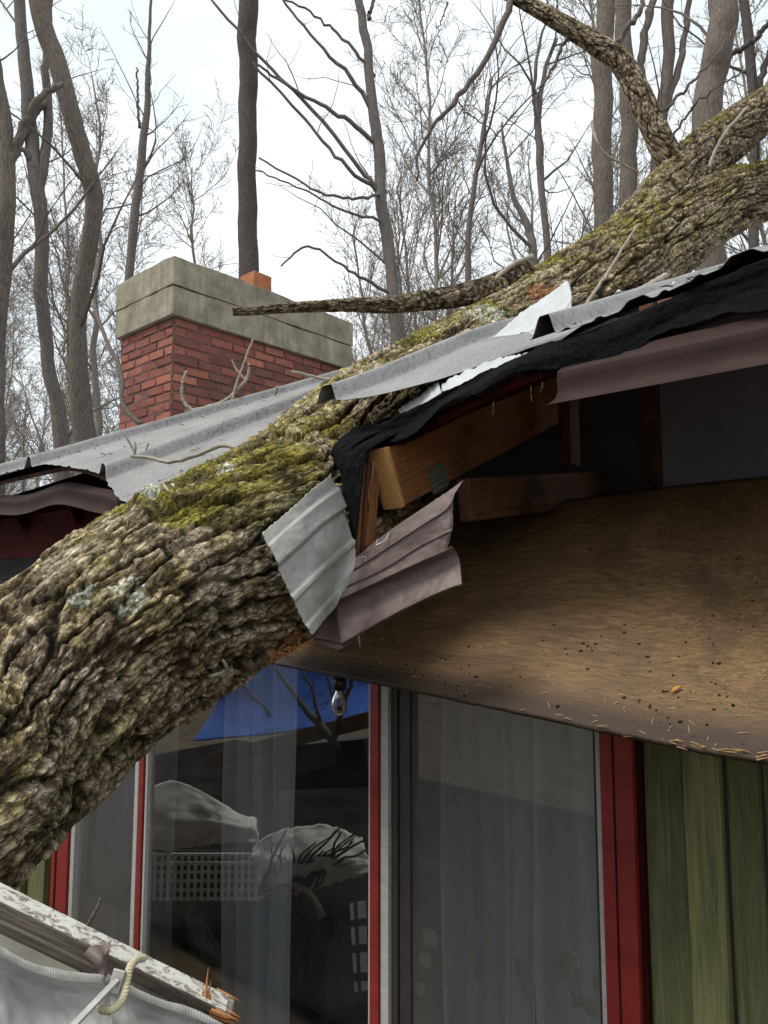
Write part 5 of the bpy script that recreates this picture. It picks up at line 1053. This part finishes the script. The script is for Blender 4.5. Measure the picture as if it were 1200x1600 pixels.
tree('bare_tree', [low(1015, 10, 26), (1030, 240, 10, 22), (1040, 150, 10, 19), (1044, 60, 10, 20), (1042, -40, 10, 20), (1040, -150, 10, 18)], 'brown forked tree left of the thick rough trunk at the right', Bn, 9, .6, 2, start=.3, forks=[[(1036, 180, 10, 14), (1060, 110, 10, 12), (1072, 40, 10, 10), (1085, -50, 10, 9)], [(1010, 180, 10, 14), (1002, 90, 10, 14), (1020, 0, 10, 13)]])
tree('bare_tree', [low(1105, 6.5, 54), (1110, 230, 6.5, 50), (1114, 150, 6.5, 46), (1120, 90, 6.5, 46), (1126, 30, 6.5, 46), (1130, -40, 6.5, 47), (1140, -200, 6.5, 46)], 'thick rough barked pale trunk at the upper right', Bn, 10, .35, 2, start=.5)
tree('bare_tree', [low(728, 12, 12), (730, 440, 12, 11), (735, 340, 12, 9), (748, 250, 12, 8), (762, 170, 12, 6), (768, 120, 12, 4)], 'slim tree leaning right above the side branch', Wd, 11, 1.6, 2, start=.3, lenf=.34)
tree('bare_tree', [low(870, 11, 16), (857, 390, 11, 12), (848, 300, 11, 11), (842, 230, 11, 13), (840, 180, 11, 9), (852, 110, 11, 7), (868, 60, 11, 5)], 'slender forked tree left of the pair of brown trunks', Wd, 12, 1.2, 2, start=.3, lenf=.36, forks=[[(843, 215, 11, 8), (835, 160, 11, 7), (840, 90, 11, 6), (852, 30, 11, 4), (855, -20, 11, 3)]])
tree('bare_tree', [low(838, 8, 22), (832, 400, 8, 14), (822, 350, 8, 12), (800, 300, 8, 8), (790, 250, 8, 6), (785, 190, 8, 4)], 'small crooked tree rising behind the fallen trunk', Wd, 13, 1.5, 2, start=.3, lenf=.4)
tree('bare_tree', [low(1180, 9, 16), (1180, 160, 9, 16), (1168, 60, 9, 16), (1160, -20, 9, 15), (1150, -120, 9, 14)], 'dark slender trunk at the right edge beside the thick rough trunk', D, 14, 1.1, 2, start=.3, forks=[[(1180, 150, 9, 12), (1210, 60, 9, 10), (1230, 0, 9, 8)], [(1140, 90, 8.8, 9), (1180, 60, 8.7, 9), (1215, 20, 8.6, 9)]])
# four prototypes of slender wood trees, copied through the wood beyond
protos = []
for k in range(5):
    rng = random.Random(100+k); root = empty('slender_tree', (0, 0, 0), 'slender bare tree deep in the wood behind the cabin', 'tree', 'slender bare trees deep in the wood')
    hh = rng.uniform(11, 15); n = 26; z = np.linspace(0, hh, n); wx = np.cumsum([rng.gauss(0, .06) for _ in range(n)]); wy = np.cumsum([rng.gauss(0, .06) for _ in range(n)])
    pts = np.stack([wx-wx[0], wy-wy[0], z], -1); rad = np.linspace(rng.uniform(.07, .13), .015, n)
    T = Tubes(); T.add(pts, rad, 8); T.build('trunk', M['wildbark_hazed'], root); B = Tubes(); grow(B, pts, rad, rng, 0, 2, 3.3, .35, 4, .0048, None, .22, (22, 50), .26); B.build('branches', M['wildbark_hazed'], root); protos.append(root)
spotsT = []; NW = 42
rng = random.Random(77)
for i in range(NW):
    ang = rng.uniform(-.62, .62); d = 12+26*rng.random()**.9
    spotsT.append((math.tan(ang)*d*.95, d))
spotsT += [(-9, -9), (-5, -12), (2, -10), (7, -9), (-12, -4), (-14, 2), (-11, -7), (12, -3), (-3, -8), (-7.5, -6)]
used = set()
for i, (x, y) in enumerate(spotsT):
    k = i % 5; src = protos[k]
    if k not in used: used.add(k); r_ = src
    else:
        r_ = src.copy(); COL.objects.link(r_)
        for ch_ in list(src.children): c_ = ch_.copy(); COL.objects.link(c_); c_.parent = r_
    r_.location = (x, y, -.3); r_.rotation_euler = (rng.gauss(0, .03), rng.gauss(0, .03), rng.uniform(0, 6.28)); s_ = rng.uniform(.75, 1.2); r_.scale = (s_, s_, s_)
    if y < 5: r_['label'] = 'slender bare tree in the yard behind the viewer, seen only as a faint reflection'; r_['group'] = 'trees reflected in the glass'
